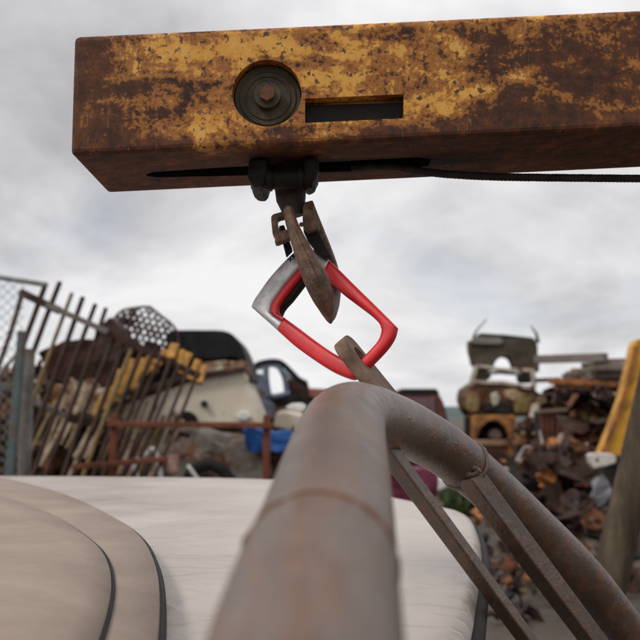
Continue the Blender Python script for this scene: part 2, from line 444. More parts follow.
def make_roof_mat():
    mt, nt, b, c = newmat('dusty_beige_paint')
    a = noise_n(nt, c, 3.2, 4, 0.5, 0.4)
    f = noise_n(nt, c, 60, 6, 0.75)
    col = ramp_n(nt, a, [(0.3, (0.36, 0.305, 0.265)), (0.55, (0.41, 0.355, 0.315)), (0.75, (0.46, 0.405, 0.365))])
    sp = ramp_n(nt, f, [(0.62, 0.0), (0.70, 0.5)])
    col = mix_n(nt, sp, col, (0.30, 0.22, 0.17))
    crk = nt.nodes.new('ShaderNodeTexVoronoi'); crk.feature = 'DISTANCE_TO_EDGE'; crk.inputs['Scale'].default_value = 5.5
    mp = nt.nodes.new('ShaderNodeMapping'); mp.inputs['Scale'].default_value = (0.8, 1.6, 1); mp.inputs['Rotation'].default_value = (0, 0, 0.5)
    wob = nt.nodes.new('ShaderNodeMix'); wob.data_type = 'RGBA'; wob.inputs['Factor'].default_value = 0.12
    nn = nt.nodes.new('ShaderNodeTexNoise'); nn.inputs['Scale'].default_value = 4
    nt.links.new(c, nn.inputs['Vector']); nt.links.new(c, wob.inputs['A']); nt.links.new(nn.outputs['Color'], wob.inputs['B'])
    nt.links.new(wob.outputs['Result'], mp.inputs[0]); nt.links.new(mp.outputs[0], crk.inputs['Vector'])
    nt.links.new(col, b.inputs['Base Color'])
    nt.links.new(ramp_n(nt, a, [(0.3, 0.26), (0.7, 0.42)]), b.inputs['Roughness'])
    b.inputs['Specular IOR Level'].default_value = 0.45
    h = ramp_n(nt, crk.outputs['Distance'], [(0.0, 1.0), (0.06, 0.0)])
    bump_n(nt, b, math_n(nt, 'ADD', math_n(nt, 'MULTIPLY', h, 0.10), math_n(nt, 'MULTIPLY', noise_n(nt, c, 5, 3, 0.5, 1.6), 0.8)), 0.6, 0.022)
    return mt
ROOF = make_roof_mat()
TANP = M_noise('tan_dusty_paint', [(0.3, (0.22, 0.165, 0.13)), (0.7, (0.33, 0.26, 0.21))], 5, 0.7, 0.2)

def make_ground():
    mt, nt, b, c = newmat('yard_dirt')
    a = noise_n(nt, c, 0.35, 8, 0.6, 0.4); f = noise_n(nt, c, 9, 8, 0.75); g = noise_n(nt, c, 40, 4, 0.7)
    col = ramp_n(nt, a, [(0.3, (0.055, 0.042, 0.033)), (0.6, (0.105, 0.082, 0.064)), (0.75, (0.14, 0.115, 0.092))])
    col = mix_n(nt, ramp_n(nt, f, [(0.45, 0.0), (0.62, 0.7)]), col, (0.07, 0.05, 0.038))
    col = mix_n(nt, ramp_n(nt, g, [(0.62, 0.0), (0.68, 0.7)]), col, (0.26, 0.23, 0.2))
    nt.links.new(col, b.inputs['Base Color']); b.inputs['Roughness'].default_value = 0.95
    bump_n(nt, b, math_n(nt, 'ADD', f, g), 0.6, 0.05)
    return mt
GROUND = make_ground()

# ------------------------------------------------------------------ ground, hills
bm = MB()
N = 60
def gz(x, y):
    d = math.hypot(x, y)
    return mnoise.noise(Vector((x * 0.25, y * 0.25, 0))) * 0.05 * min(1, d / 6)
xs = [(-1 + 2 * i / N) for i in range(N + 1)]
gx = [math.copysign(abs(t) ** 2.6 * 900, t) for t in xs]
vs = [(x, y, gz(x, y) if abs(x) < 60 and abs(y) < 60 else 0) for y in gx for x in gx]
bm.add(vs, [(j*(N+1)+i, j*(N+1)+i+1, (j+1)*(N+1)+i+1, (j+1)*(N+1)+i) for j in range(N) for i in range(N)], True)
tag(bm.build('ground', GROUND, origin=Vector((0, 0, 0))), kind='structure')

HILL = M_noise('far_hill', [(0.3, (0.05, 0.075, 0.08)), (0.7, (0.085, 0.115, 0.115))], 0.03, 0.95, 0.0)
bm = MB()
n = 70
for k, (Y, H, sd_) in enumerate(((520, 6.5, 1.0), (760, 9.0, 5.0))):
    top = []
    for i in range(n + 1):
        x = -700 + 1400 * i / n
        top.append((x, Y, H * (0.75 + 0.5 * mnoise.noise(Vector((x * 0.006, sd_, 0))) + 0.2 * mnoise.noise(Vector((x * 0.04, sd_, 2))))))
    vs = [(p[0], p[1] - 60, -1) for p in top] + top + [(p[0], p[1] + 60, -1) for p in top]
    q = n + 1
    bm.add(vs, [(r*q+i, r*q+i+1, (r+1)*q+i+1, (r+1)*q+i) for r in range(2) for i in range(n)], True)
tag(bm.build('hills', HILL), kind='structure')

# ================================================================== the crane boom
UH = P(70, 155, 1.03).z                      # height of the underside at the head
BX0 = P(70, 155, 1.03).x
SLOPE = (P(640, 128, 1.03).z - UH) / (P(640, 128, 1.03).x - BX0)
BY0, BY1, BHT = 1.03, 1.215, 0.148
BX1 = 2.7
def ub(x): return UH + SLOPE * (x - BX0)
crane = thing('crane', (BX1, 1.11, 0), 'rusty yellow crane beam spanning the top of the view, hook hanging below it', 'crane')
bm = MB()
bm.prism([(BX0, BY0, ub(BX0)), (BX1, BY0, ub(BX1)), (BX1, BY0, ub(BX1) + BHT), (BX0, BY0, ub(BX0) + BHT)], (0, BY1 - BY0, 0))
boom = bm.build('boom', BOOM, crane, bevel=0.007, origin=Vector((BX0, BY0, UH)))
boom.modifiers[0].segments = 3
boom.data = applied(boom); boom.modifiers.clear()
# slot in the underside, round sheave window and long window in the front web (in the boom's own coordinates)
slot = MB()
sx0, sx1 = P(147, 174, 1.135).x - BX0, P(430, 168, 1.135).x - BX0
outl = [(sx0, 0.098), (sx0 + 0.012, 0.089), (sx0 + 0.10, 0.083), (sx1 - 0.02, 0.079), (sx1, 0.09), (sx1, 0.12), (sx1 - 0.02, 0.132), (sx0 + 0.10, 0.124), (sx0 + 0.012, 0.115), (sx0, 0.106)]
slot.prism([(x, y, SLOPE * x - 0.01) for x, y in outl], (0, 0, 0.09))
pc = P(267, 93, BY0)
hole = MB(); hole.cyl((pc.x - BX0, -0.01, pc.z - UH), (pc.x - BX0, 0.03, pc.z - UH), 0.0415, 48)
w0, w1 = P(305, 123, BY0), P(404, 119, BY0)
win = MB(); x0, x1, zb = w0.x - BX0, w1.x - BX0, w0.z - UH
win.prism([(x0, -0.01, zb), (x1, -0.01, zb + SLOPE * (x1 - x0)), (x1, -0.01, zb + 0.03 + SLOPE * (x1 - x0)), (x0, -0.01, zb + 0.03)], (0, 0.03, 0))
cut(boom, [slot, hole, win])
boom.data.materials.append(GREASE)
for p in boom.data.polygons:
    p.use_smooth = False
    c = p.center; zl = c.z - SLOPE * c.x
    if 0.002 < zl < 0.13 and 0.075 < c.y < 0.135 and c.x < sx1 + 0.01 and c.x > sx0 - 0.01: p.material_index = 1
# greasy lining of slot and window
g = MB()
sxa = BX0 + sx0
g.prism([(BX0 + x, BY0 + (y - 0.105) * 0.97 + 0.105, ub(BX0 + x) + 0.014) for x, y in outl], (0, 0, 0.01))
g.prism([(w0.x + 0.001, BY0 + 0.014, w0.z + 0.001), (w1.x - 0.001, BY0 + 0.014, w1.z), (w1.x - 0.001, BY0 + 0.014, w1.z + 0.025), (w0.x + 0.001, BY0 + 0.014, w0.z + 0.027)], (0, 0.004, 0))
g.build('grease_lining', GREASE, crane)
# sheave seen through the round window
sh = MB()
SHEAVE = M_noise('sheave_steel', [(0.3, (0.018, 0.015, 0.009)), (0.5, (0.055, 0.045, 0.026)), (0.7, (0.11, 0.075, 0.038))], 26, 0.6, 0.3, dist=0.002)
sh.cyl((pc.x, BY0 + 0.016, pc.z), (pc.x, BY0 + 0.026, pc.z), 0.040, 48)
sh.cyl((pc.x, BY0 + 0.006, pc.z), (pc.x, BY0 + 0.02, pc.z), 0.016, 32)
for r_ in (0.0335, 0.027):
    sh.tube([(pc.x + r_ * math.cos(a_), BY0 + 0.016, pc.z + r_ * math.sin(a_)) for a_ in [2 * math.pi * k / 40 for k in range(41)]], 0.0018, 6, False)
sheave = sh.build('sheave', SHEAVE, crane, bevel=0.0015)
nb = MB(); nb.cyl((pc.x, BY0 - 0.003, pc.z), (pc.x, BY0 + 0.008, pc.z), 0.010, 6); nb.build('nut', RUSTY, sheave, bevel=0.001)
# weld bead along the lower front corner, out-of-frame mast
mast = MB()
mast.box((BX1 + 0.11, 1.11, 1.08), (0.22, 0.22, 2.16)); mast.box((BX1 + 0.11, 1.11, 0.015), (0.5, 0.5, 0.05))
mast.build('mast', YELLOW, crane, bevel=0.01)

# hook holder under the boom: two cheeks, a cross pin, and a shank
hang = thing('hoist_swivel', P(292, 200, 1.12), 'black greasy swivel block bolted under the crane beam, above the hook', 'swivel')
def cheek(pxs, Y0, Y1, name):
    b_ = MB(); pts = [P(x, y, Y0) for x, y in pxs]
    b_.prism(pts, (0, Y1 - Y0, 0)); o = b_.build(name, GREASE, hang, bevel=0.005)
    o.data = applied(o); o.modifiers.clear(); return crumple(o, 0.0022, 60, 3, len(pxs) + pxs[0][0] * 0.01, 0.006)
cheek([(248.5, 158), (268, 158), (268.5, 172), (267, 182), (261, 187.5), (254, 187), (248.5, 180)], 1.075, 1.15, 'cheek')
cheek([(303, 157), (318, 157), (319, 170), (316, 178), (309, 182), (303, 178)], 1.075, 1.15, 'cheek')
b_ = MB()
a_, c_ = P(262, 179.5, 1.088), P(312, 177.5, 1.088)
b_.cyl(a_, c_, 0.0132, 32)
b_.cyl(P(267, 179.3, 1.086), P(272, 179.2, 1.086), 0.0152, 32)
b_.cyl(P(298, 178, 1.086), P(303, 178, 1.086), 0.015, 32)
b_.build('cross_pin', GREASE, hang, bevel=0.001)
b_ = MB()
pts = [P(289, 166, 1.125), P(290, 184, 1.125), P(290.5, 188, 1.125), P(291, 200, 1.125), P(293, 209, 1.125), P(294, 216, 1.125)]
b_.tube(pts, [0.0195, 0.0205, 0.0205, 0.019, 0.0155, 0.013], 28)
b_.build('shank', M_noise('dark_shank', [(0.3, (0.02, 0.013, 0.01)), (0.7, (0.075, 0.05, 0.038))], 45, 0.6, 0.5, dist=0.002), hang)

# ------------------------------------------------------------------ hook
hook = thing('crane_hook', P(330, 318, 1.11), 'rusty forged crane hook hanging under the beam and carrying the red link', 'hook')
def loft(mb, secs, n=20, sq=0.8):
    """secs: (px, py, Y, half width in px, half thickness in metres, tilt); rounded-diamond sections"""
    rings = []
    cs = [P(s_[0], s_[1], s_[2]) for s_ in secs]
    for i, s_ in enumerate(secs):
        t = (cs[min(i+1, len(cs)-1)] - cs[max(i-1, 0)]).normalized()
        side = Vector((1, 0, 0)); side = (side - t * side.dot(t)).normalized()
        nn = t.cross(side).normalized()
        a = s_[5]
        u = side * math.cos(a) + nn * math.sin(a); w = nn * math.cos(a) - side * math.sin(a)
        hw = s_[3] / F * s_[2] * 1.0; ht = s_[4]
        ring = []
        for k in range(n):
            q = 2 * math.pi * k / n
            cx, sx = math.cos(q), math.sin(q)
            ring.append(cs[i] + u * hw * math.copysign(abs(cx) ** sq, cx) + w * ht * math.copysign(abs(sx) ** sq, sx))
        rings.append(ring)
    vs = [v for r in rings for v in r]
    fs = [(i*n+k, i*n+(k+1)%n, (i+1)*n+(k+1)%n, (i+1)*n+k) for i in range(len(secs)-1) for k in range(n)]
    fs += [tuple(range(n)), tuple(range(len(secs)*n-1, len(secs)*n-n-1, -1))]
    mb.add(vs, fs, True)
b_ = MB()
front = spline([(288, 208, 1.074, 3.5, 0.006, 0), (289, 212, 1.072, 5.6, 0.009, 0), (292, 224, 1.066, 6.3, 0.009, 0), (299, 242, 1.060, 8.2, 0.010, 0), (309, 264, 1.055, 11.2, 0.0125, 0),
                (316.5, 281, 1.056, 12.4, 0.0145, 0), (322.5, 296, 1.064, 11.2, 0.016, 0), (327.5, 308, 1.078, 8.0, 0.016, 0), (330.2, 315.5, 1.092, 4.6, 0.012, 0), (331, 319, 1.10, 2.0, 0.006, 0)], 5)
loft(b_, front, sq=1.22)
# raised rib along the front of the hook
rib = spline([(291, 222, 1.0560), (298.5, 240, 1.0495), (308.5, 263, 1.042), (316.5, 281, 1.0415), (322, 294, 1.0485)], 6)
b_.tube([P(*q) for q in rib], [0.0006 + 0.0026 * math.sin(math.pi * min(1, (i + .5) / len(rib))) for i in range(len(rib))], 8, sx=1.0)
b_.build('bowl', HOOKM, hook)
b_ = MB()
back = spline([(309, 203, 1.120, 4.4, 0.009, 0), (313.5, 216, 1.128, 5.0, 0.010, 0), (319.5, 232, 1.135, 5.4, 0.011, 0), (326, 250, 1.14, 6.0, 0.012, 0), (331, 268, 1.14, 7.2, 0.013, 0),
               (333, 284, 1.135, 8.0, 0.014, 0), (333.5, 299, 1.125, 6.8, 0.016, 0), (332, 312, 1.105, 4.5, 0.013, 0), (331, 318, 1.097, 2.0, 0.006, 0)], 5)
loft(b_, back, sq=0.85)
b_.build('back_arm', HOOKM, hook)
# pivot ear on the right, with its bolt
b_ = MB()
b_.prism([P(x, y, 1.088) for x, y in ((303, 206), (305, 201.5), (310, 201), (314, 204), (313.5, 207.5), (314, 212), (320.5, 225), (318, 229), (308, 232), (303, 226), (302.5, 218))], (0, 0.03, 0))
b_.build('ear', HOOKM, hook, bevel=0.002)
b_ = MB(); b_.cyl(P(311, 205, 1.083), P(311, 205, 1.122), 0.0042, 12); b_.cyl(P(301.5, 224.5, 1.083), P(301.5, 224.5, 1.10), 0.003, 12); b_.build('bolt', RUSTY, hook, bevel=0.0008)
# left latch: a bent strip bracket
lt = MB()
def pstrip(mb, pl, Y, w, d):
    for a, b in zip(pl, pl[1:]): mb.bar(P(a[0], a[1], Y), P(b[0], b[1], Y), w, d)
pl = [(288, 213.5), (274, 217), (272.5, 220), (274, 231), (276.5, 240.5)]
lt.prism([P(x, y, 1.078) for x, y in ((271, 216), (273.5, 213.8), (287, 210), (288.5, 215.5), (280, 217.5), (277.2, 219), (278, 227), (281, 231), (289, 228.5), (292, 237), (277, 243.2), (274.5, 242.5), (275, 238), (272.4, 233), (271.2, 222))], (0, 0.022, 0))
lt.build('latch', HOOKM, hook, bevel=0.0018)
lt = MB()
lt.prism([P(x, y, 1.108) for x, y in ((278.5, 226), (284, 224.5), (292.5, 249.5), (286, 256))], (0, 0.016, 0))
lt.prism([P(x, y, 1.104) for x, y in ((303, 229), (316, 226), (331, 256), (325, 258), (316, 250), (308, 240))], (0, 0.018, 0))  # dark plate across the hook's open gap, its shade put into the colour
lt.build('latch_plate_and_gap_shade', GREASE, hook, bevel=0.0015)

# ------------------------------------------------------------------ the red and silver link
car = thing('carabiner', P(322, 315, 1.1), 'red and silver diamond shaped carabiner hanging between the hook and the pipe lug', 'carabiner')
NV = Vector((-0.36, -0.91, 0.2)).normalized()
PV = P(322, 315, 1.100)
def onplane(zx, zy):
    r = ray(zx / 4 + 240, zy / 4 + 240)
    return EYE + r * ((PV - EYE).dot(NV) / r.dot(NV))
prs = [  # outer, inner edge of the front face (enlarged-photo coordinates), clockwise from the left corner
 ((40,262),(150,290)), ((50,236),(152,266)), ((72,203),(168,236)), ((112,147),(198,196)), ((160,93),(228,158)), ((196,57),(248,134)),
 ((215,41),(258,124)), ((240,30),(275,116)), ((272,28),(292,115)), ((305,40),(306,118)), ((330,57),(318,128)), ((355,78),(330,142)), ((400,122),(372,180)), ((450,172),(420,222)), ((550,270),(508,288)),
 ((600,320),(541,317)), ((621,342),(553,332)), ((622,352),(557,343)), ((610,390),(560,362)), ((580,434),(546,400)), ((530,487),(505,446)), ((490,524),(470,482)),
 ((462,548),(444,492)), ((449,553),(434,487)), ((430,550),(415,473)), ((370,525),(365,446)), ((300,482),(298,400)), ((220,425),(232,350)),
 ((165,377),(188,318)), ((135,349),(170,306)), ((105,322),(158,300)), ((75,296),(151,296)), ((50,273),(149,293))]
closed = prs[-2:] + prs + prs[:2]
fine_p = spline([(*a, *b) for a, b in closed], 4)
a0 = 2 * 4; fine_p = fine_p[a0:a0 + len(prs) * 4]
nF = len(fine_p)
TH = 0.0155
def ring_band(idx, ua, ub_, closed_, thick=TH, inset=0.0, rnd=0.62):
    """solid band along the ring between fractions ua..ub_ of outer->inner"""
    mb = MB(); rings = []
    half = thick / 2 - inset
    for i in idx:
        q = fine_p[i % nF]
        o_, i_ = onplane(q[0], q[1]), onplane(q[2], q[3])
        A_, B_ = o_.lerp(i_, ua), o_.lerp(i_, ub_(i) if callable(ub_) else ub_)
        mid, hv = (A_ + B_) / 2, (B_ - A_) / 2
        hl = hv.length; hd = hv.normalized()
        r = min(hl, half) * rnd * 1.3
        ring = []
        for cx, cz, a1 in ((1, 1, 0), (-1, 1, 90), (-1, -1, 180), (1, -1, 270)):
            for k in range(5):
                an = R(a1 + 90 * k / 4)
                ring.append(mid + hd * (cx * (hl - r) + r * math.cos(an)) + NV * (cz * (half - r) + r * math.sin(an)) - NV * (thick / 2))
        rings.append(ring)
    m_ = len(rings[0]); L = len(rings)
    vs = [v for r_ in rings for v in r_]
    rng = range(L) if closed_ else range(L - 1)
    fs = [(i*m_+k, i*m_+(k+1)%m_, ((i+1)%L)*m_+(k+1)%m_, ((i+1)%L)*m_+k) for i in rng for k in range(m_)]
    if not closed_: fs += [tuple(range(m_)), tuple(range(L*m_-1, L*m_-m_-1, -1))]
    mb.add(vs, fs, True)
    return mb
iS, iE = 28 * 4 + 2, 11 * 4           # silver runs clockwise from the lower left edge to just right of the top
sil = list(range(iS, nF)) + list(range(0, iE + 1))
red = list(range(iE, iS + 1))
ring_band(sil, 0.0, 0.73, False, TH * 1.03).build('spine', SILVER, car)
ring_band(sil, 0.72, 1.0, False, TH).build('gate_lining', RED, car)
mb = ring_band(list(range(0, iE - 4)), 0.90, lambda i: 0.985 + 0.21 * min(1, i / 9), False, TH * 0.85)
mb.v = [v - NV * TH * 0.42 for v in mb.v]
mb.build('inner_black_band', GREASE, car)  # black band set back along the inner upper-left face
ring_band(red, 0.0, 1.0, False).build('grip', RED, car)
# stamped characters on the silver face
fc = bpy.data.curves.new('stamped_text', 'FONT')
fc.body = 'X9'; fc.size = 0.0085; fc.align_x = 'CENTER'; fc.align_y = 'CENTER'; fc.extrude = 0.0001; fc.offset = 0.0002
to = bpy.data.objects.new('stamped_text_curve', fc); COL.objects.link(to)
bpy.context.view_layer.update()
me = applied(to); bpy.data.objects.remove(to)
c0, c1 = onplane(196, 80), onplane(216, 61)
ex = (c1 - c0).normalized(); ez = NV; ey = ez.cross(ex)
me.transform(Matrix.Translation(onplane(207, 73) + NV * 0.0005) @ Matrix((ex, ey, ez)).transposed().to_4x4())
link('stamped_text', me, BLACK, car)

# ------------------------------------------------------------------ wire rope
rope = MB()
mid = [P(352, 168, 1.135), P(372, 166.5, 1.135), P(392, 166.8, 1.132), P(410, 169.5, 1.13), P(430, 172.6, 1.13), P(455, 174.8, 1.13), P(490, 176.6, 1.13), P(540, 177.6, 1.13), P(640, 178.6, 1.13)]
far_ = mid[-1] + (mid[-1] - mid[-2]).normalized() * 2.05
mid += [mid[-1] + (mid[-1] - mid[-2]) * k for k in (1, 2)]
end_ = Vector((BX1, 1.12, far_.z + 0.04))
mid += [mid[-1].lerp(end_, k / 10) for k in range(1, 11)]
path = spline([tuple(p) for p in mid], 24)
path = [Vector(p) for p in path]
acc = [0]
for a, b in zip(path, path[1:]): acc.append(acc[-1] + (b - a).length)
res, d, j = [], 0.0, 0
while d < acc[-1]:
    while acc[j + 1] < d: j += 1
    res.append(path[j].lerp(path[j + 1], (d - acc[j]) / (acc[j + 1] - acc[j])))
    d += 0.0035
for s_ in range(6):
    pts = []; ang = s_ * math.pi / 3
    for i, p in enumerate(res):
        t = (res[min(i+1, len(res)-1)] - res[max(i-1, 0)]).normalized()
        u = (Vector((0, 0, 1)) - t * t.z).normalized(); w = t.cross(u)
        L = i * 0.0035
        th = ang + L / 0.030 * 2 * math.pi
        pts.append(p + (u * math.cos(th) + w * math.sin(th)) * 0.0031)
    rope.tube(pts, 0.0023, 7)
tag(rope.build('wire_rope', ROPEM), 'dark twisted wire rope running out of the beam underside to the right', 'wire rope')

# ================================================================== bent pipe frame
frame = thing('pipe_hoop', (0.1, 1.0, 0), 'thick bent rusty pipe hoop with welded braces and a lug in the red carabiner', 'pipe hoop')
H0 = EYE.z
PR = 0.0345
ctr = [(-0.035, -0.22, -1.64), (-0.034, -0.215, -1.0), (-0.03, -0.17, -0.45), (-0.022, 0.0, -0.19), (-0.006, 0.30, -0.088), (0.004, 0.465, -0.055), (0.011, 0.60, -0.031), (0.018, 0.72, -0.013),
       (0.029, 0.85, -0.003), (0.046, 0.945, -0.001), (0.074, 1.03, -0.006), (0.118, 1.12, -0.022), (0.187, 1.23, -0.060), (0.312, 1.36, -0.160), (0.46, 1.49, -0.30), (0.60, 1.62, -0.50), (0.70, 1.72, -0.90), (0.74, 1.76, -1.64)]
pp = [Vector((x, y, H0 + h)) for x, y, h in spline(ctr, 8)]
b_ = MB()
rr = [PR * (1 + 0.012 * mnoise.noise(p * 14)) for p in pp]
b_.tube(pp, rr, 40)
b_.build('bent_pipe', PIPE, frame)
def ringbead(i, r, w, name='weld_bead', mt=None, sink=0.0006):
    t = (pp[i + 1] - pp[i - 1]).normalized()
    u = (Vector((0, 0, 1)) - t * t.z).normalized(); w_ = t.cross(u)
    pts = []
    for k in range(49):
        a = 2 * math.pi * k / 48
        q = PR * 1.0 + sink + 0.0012 * mnoise.noise(Vector((a * 5, i, 0)))
        pts.append(pp[i] + (u * math.cos(a) + w_ * math.sin(a)) * q + t * (w * 0.3 * mnoise.noise(Vector((a * 3, 2, i)))))
    mb = MB(); mb.tube(pts, [r * (1 + 0.35 * mnoise.noise(Vector((k * 0.9, i, 1)))) for k in range(49)], 8, False)
    return mb.build(name, mt or PIPE, frame)
def near_px(px):
    best = min(range(30, len(pp) - 5), key=lambda i: abs((pp[i].x / pp[i].y) - (px - 320) / F) if pp[i].y > 0.9 else 9)
    return best
ringbead(near_px(462), 0.0030, 0.006)
ilow = min(range(len(pp)), key=lambda i: abs(pp[i].y - 0.385) + (9 if pp[i].z < 1.3 else 0))
ringbead(ilow, 0.0016, 0.006, 'rust_band', RUSTY, -0.0009)
# braces: square bars welded under the bend, running to the ground
def brace(p0, p1, w, d, up):
    a, b = P(*p0), P(*p1)
    t = (b - a).normalized()
    knee = a + t * 0.42
    foot = Vector((knee.x + 0.05, knee.y + 0.05, 0.0))
    mb = MB(); mb.bar(a, knee, w, d, up); mb.bar(knee - t * 0.008, foot, w * 0.97, d * 0.97, up)
    return mb.build('brace', PIPE, frame, bevel=0.0022)
brace((383, 444, 1.03), (439, 520, 1.10), 0.019, 0.019, (0.75, -0.62, 0.35))
brace((467, 472, 1.215), (503, 520, 1.26), 0.030, 0.026, (0.55, -0.8, 0.3))
mb = MB()
for k in range(10):
    a = 2 * math.pi * k / 10
    c = P(471 + 6 * math.cos(a), 472 + 3.5 * math.sin(a), 1.205)
    mb.tube([c + Vector((-0.005, 0, 0)), c + Vector((0, -0.003, 0.002)), c + Vector((0.005, 0, 0))], [0.002, 0.0045, 0.002], 8)
mb.build('weld_blob', PIPE, frame)
# lug: thick plate with an eye, seen nearly edge on
lug_c = P(338.5, 346, 1.045)
la = Vector((0.63, 0.06, -0.775)).normalized()
lw = Vector((0.215, 0.95, 0.15)); lw = (lw - la * lw.dot(la)).normalized()
ltv = la.cross(lw).normalized()
if ltv.x > 0: ltv = -ltv
LW, LL, LT = 0.062, 0.10, 0.0165
ol = []
rc = 0.018
for a1, (cx, cy) in ((180, (rc, rc)), (270, (LW - rc, rc))):
    for k in range(7):
        an = R(a1 + 90 * k / 6); ol.append((cx + rc * math.cos(an), cy + rc * math.sin(an)))
ol += [(LW, LL), (0, LL)]
mb = MB()
mb.prism([lug_c + lw * x + la * (y - 0.004) + ltv * (LT / 2) for x, y in ol], -ltv * LT)
lug = mb.build('lug', LUGM, frame, bevel=0.003)
lug.data = applied(lug); lug.modifiers.clear()
hc = lug_c + lw * 0.029 + la * 0.030
org = wpos(lug)
ct = MB(); ct.cyl(hc + ltv * 0.04 - org, hc - ltv * 0.04 - org, 0.0165, 32)
cut(lug, [ct])

# ================================================================== beige car right under the pipe
beige = thing('beige_car', (-0.6, 2.0, 0), 'dusty beige car roof and body directly beneath the bent pipe', 'car')
RZ = 1.42
far_edge = [(-160, 474.5), (-60, 474.8), (0, 475.6), (80, 476.3), (160, 477.0), (230, 478), (282, 480.0), (330, 485), (365, 490.5), (392, 496.3), (430, 504), (455, 508.8), (466, 511.8)]
side = [(474, 518), (480, 530), (483, 552), (478, 590), (468, 640), (430, 720), (330, 800)]
def onz(px, py, z):
    r = ray(px, py); return EYE + r * ((z - EYE.z) / r.z)
rim = [onz(x, y, RZ) for x, y in far_edge + side]
rim += [Vector((-0.7, 0.42, RZ)), Vector((-1.5, 0.5, RZ)), Vector((-1.95, 1.2, RZ)), Vector((-2.1, 2.4, RZ)), Vector((-2.05, 3.2, RZ))]
cen = Vector((-0.55, 1.85, RZ))
rim = [Vector(q) for q in spline([tuple(p) for p in rim + rim[:1]], 4)][:-1]
mb = MB(); rings = []
nr = len(rim)
for k, (s_, dz) in enumerate(((1.0, -0.045), (0.998, -0.02), (0.99, -0.004), (0.975, 0.002), (0.94, 0.003), (0.85, 0.004), (0.7, 0.005), (0.55, 0.006), (0.4, 0.006), (0.25, 0.006), (0.1, 0.006))):
    rings.append([cen + (p - cen) * s_ + Vector((0, 0, dz + (0.006 * mnoise.noise(p * 2.2 + Vector((k, 0, 0))) if k > 4 else 0))) for p in rim])
vs = [v for r_ in rings for v in r_] + [cen + Vector((0, 0, 0.006))]
fs = [(i*nr+k, i*nr+(k+1)%nr, (i+1)*nr+(k+1)%nr, (i+1)*nr+k) for i in range(len(rings)-1) for k in range(nr)]
fs += [((len(rings)-1)*nr+k, (len(rings)-1)*nr+(k+1)%nr, len(vs)-1) for k in range(nr)]
mb.add(vs, fs, True)
mb.build('roof', ROOF, beige)
def ringwall(mb, s0, z0, s1, z1):
    a = [cen + (p - cen) * s0 + Vector((0, 0, z0 - RZ)) for p in rim]; b = [cen + (p - cen) * s1 + Vector((0, 0, z1 - RZ)) for p in rim]
    mb.add(a + b, [(k, (k+1)%nr, nr+(k+1)%nr, nr+k) for k in range(nr)], True)
mb = MB(); ringwall(mb, 0.985, RZ - 0.043, 1.03, RZ - 0.40); mb.build('window', GLASS_DARK, beige)
mb = MB(); ringwall(mb, 1.03, RZ - 0.40, 1.08, RZ - 0.62); ringwall(mb, 1.08, RZ - 0.62, 1.04, 0.12); mb.build('body', ROOF, beige)
# dark gutter seal round the roof's right corner
mb = MB(); seg = [p + Vector((0, 0, -0.03)) for p in rim[4*10:4*17]]
mb.tube(seg, 0.012, 8); mb.build('gutter', RUBBER, beige)

# loose curved panel lying on the roof, lower left
pan = thing('curved_panel', onz(-10, 560, RZ), 'tan curved body panel with dark rubber edge lying on the beige roof', 'car panel')
c1_ = [(-220, 486), (-120, 477), (-60, 474), (0, 479), (30, 485.5), (60, 494), (85, 504), (112, 518), (136, 534), (152, 556), (160, 590), (158, 650), (144, 740)]
zP = RZ + 0.035
e1 = [onz(x, y, zP) for x, y in spline(c1_, 5)]
cen2 = onz(-60, 720, zP)
def inset(s_, dz): return [cen2 + (p - cen2) * s_ + Vector((0, 0, dz)) for p in e1]
mb = MB()
L_ = [inset(1.0, -0.02), inset(1.0, 0.0), inset(0.985, 0.006), inset(0.66, 0.012)]
n_ = len(e1)
mb.add([v for r_ in L_ for v in r_], [(i*n_+k, i*n_+k+1, (i+1)*n_+k+1, (i+1)*n_+k) for i in range(3) for k in range(n_-1)], True)
mb.build('rim_band', TANP, pan)
mb = MB()
L_ = [inset(0.665, 0.010), inset(0.645, 0.020), inset(0.5, 0.030), inset(0.3, 0.034), inset(0.02, 0.034)]
mb.add([v for r_ in L_ for v in r_], [(i*n_+k, i*n_+k+1, (i+1)*n_+k+1, (i+1)*n_+k) for i in range(4) for k in range(n_-1)], True)
mb.build('skin', TANP, pan)
mb = MB(); mb.tube(inset(1.002, -0.004), 0.006, 8); mb.tube(inset(0.662, 0.013), 0.003, 8); mb.build('rubber_edge', RUBBER, pan)

# ================================================================== left background
# --- chain link fence and teal gate post
YF = 7.0
def up_to_ground(px, py, Y): p = P(px, py, Y); return p, Vector((p.x, p.y, 0))
fence = thing('chain_link_fence', Vector((P(28, 400, YF).x, YF, 0)), 'grey chain link fence with tall post at the far left', 'fence')
mb = MB(); a, b = up_to_ground(28.5, 349, YF); mb.tube([b, a], 0.052, 14); mb.build('post', M_noise('stained_post', [(0.3, (0.075, 0.06, 0.05)), (0.5, (0.15, 0.135, 0.12)), (0.7, (0.24, 0.225, 0.20))], 6, 0.8), fence)
mb = MB(); mb.tube([P(-160, 254, YF + 0.1), P(0, 277.5, YF + 0.1), P(46, 284.5, YF + 0.1)], 0.022, 10); mb.build('top_rail', GALV, fence)
mb = MB(); a, b = up_to_ground(-150, 255, YF + 0.1); mb.tube([b, a], 0.04, 12); mb.build('post', GALV, fence)
mb = MB()
xl, xr = P(-150, 300, YF + 0.1).x, P(24, 300, YF + 0.1).x
zt = P(0, 281, YF + 0.1).z
k = xl - zt
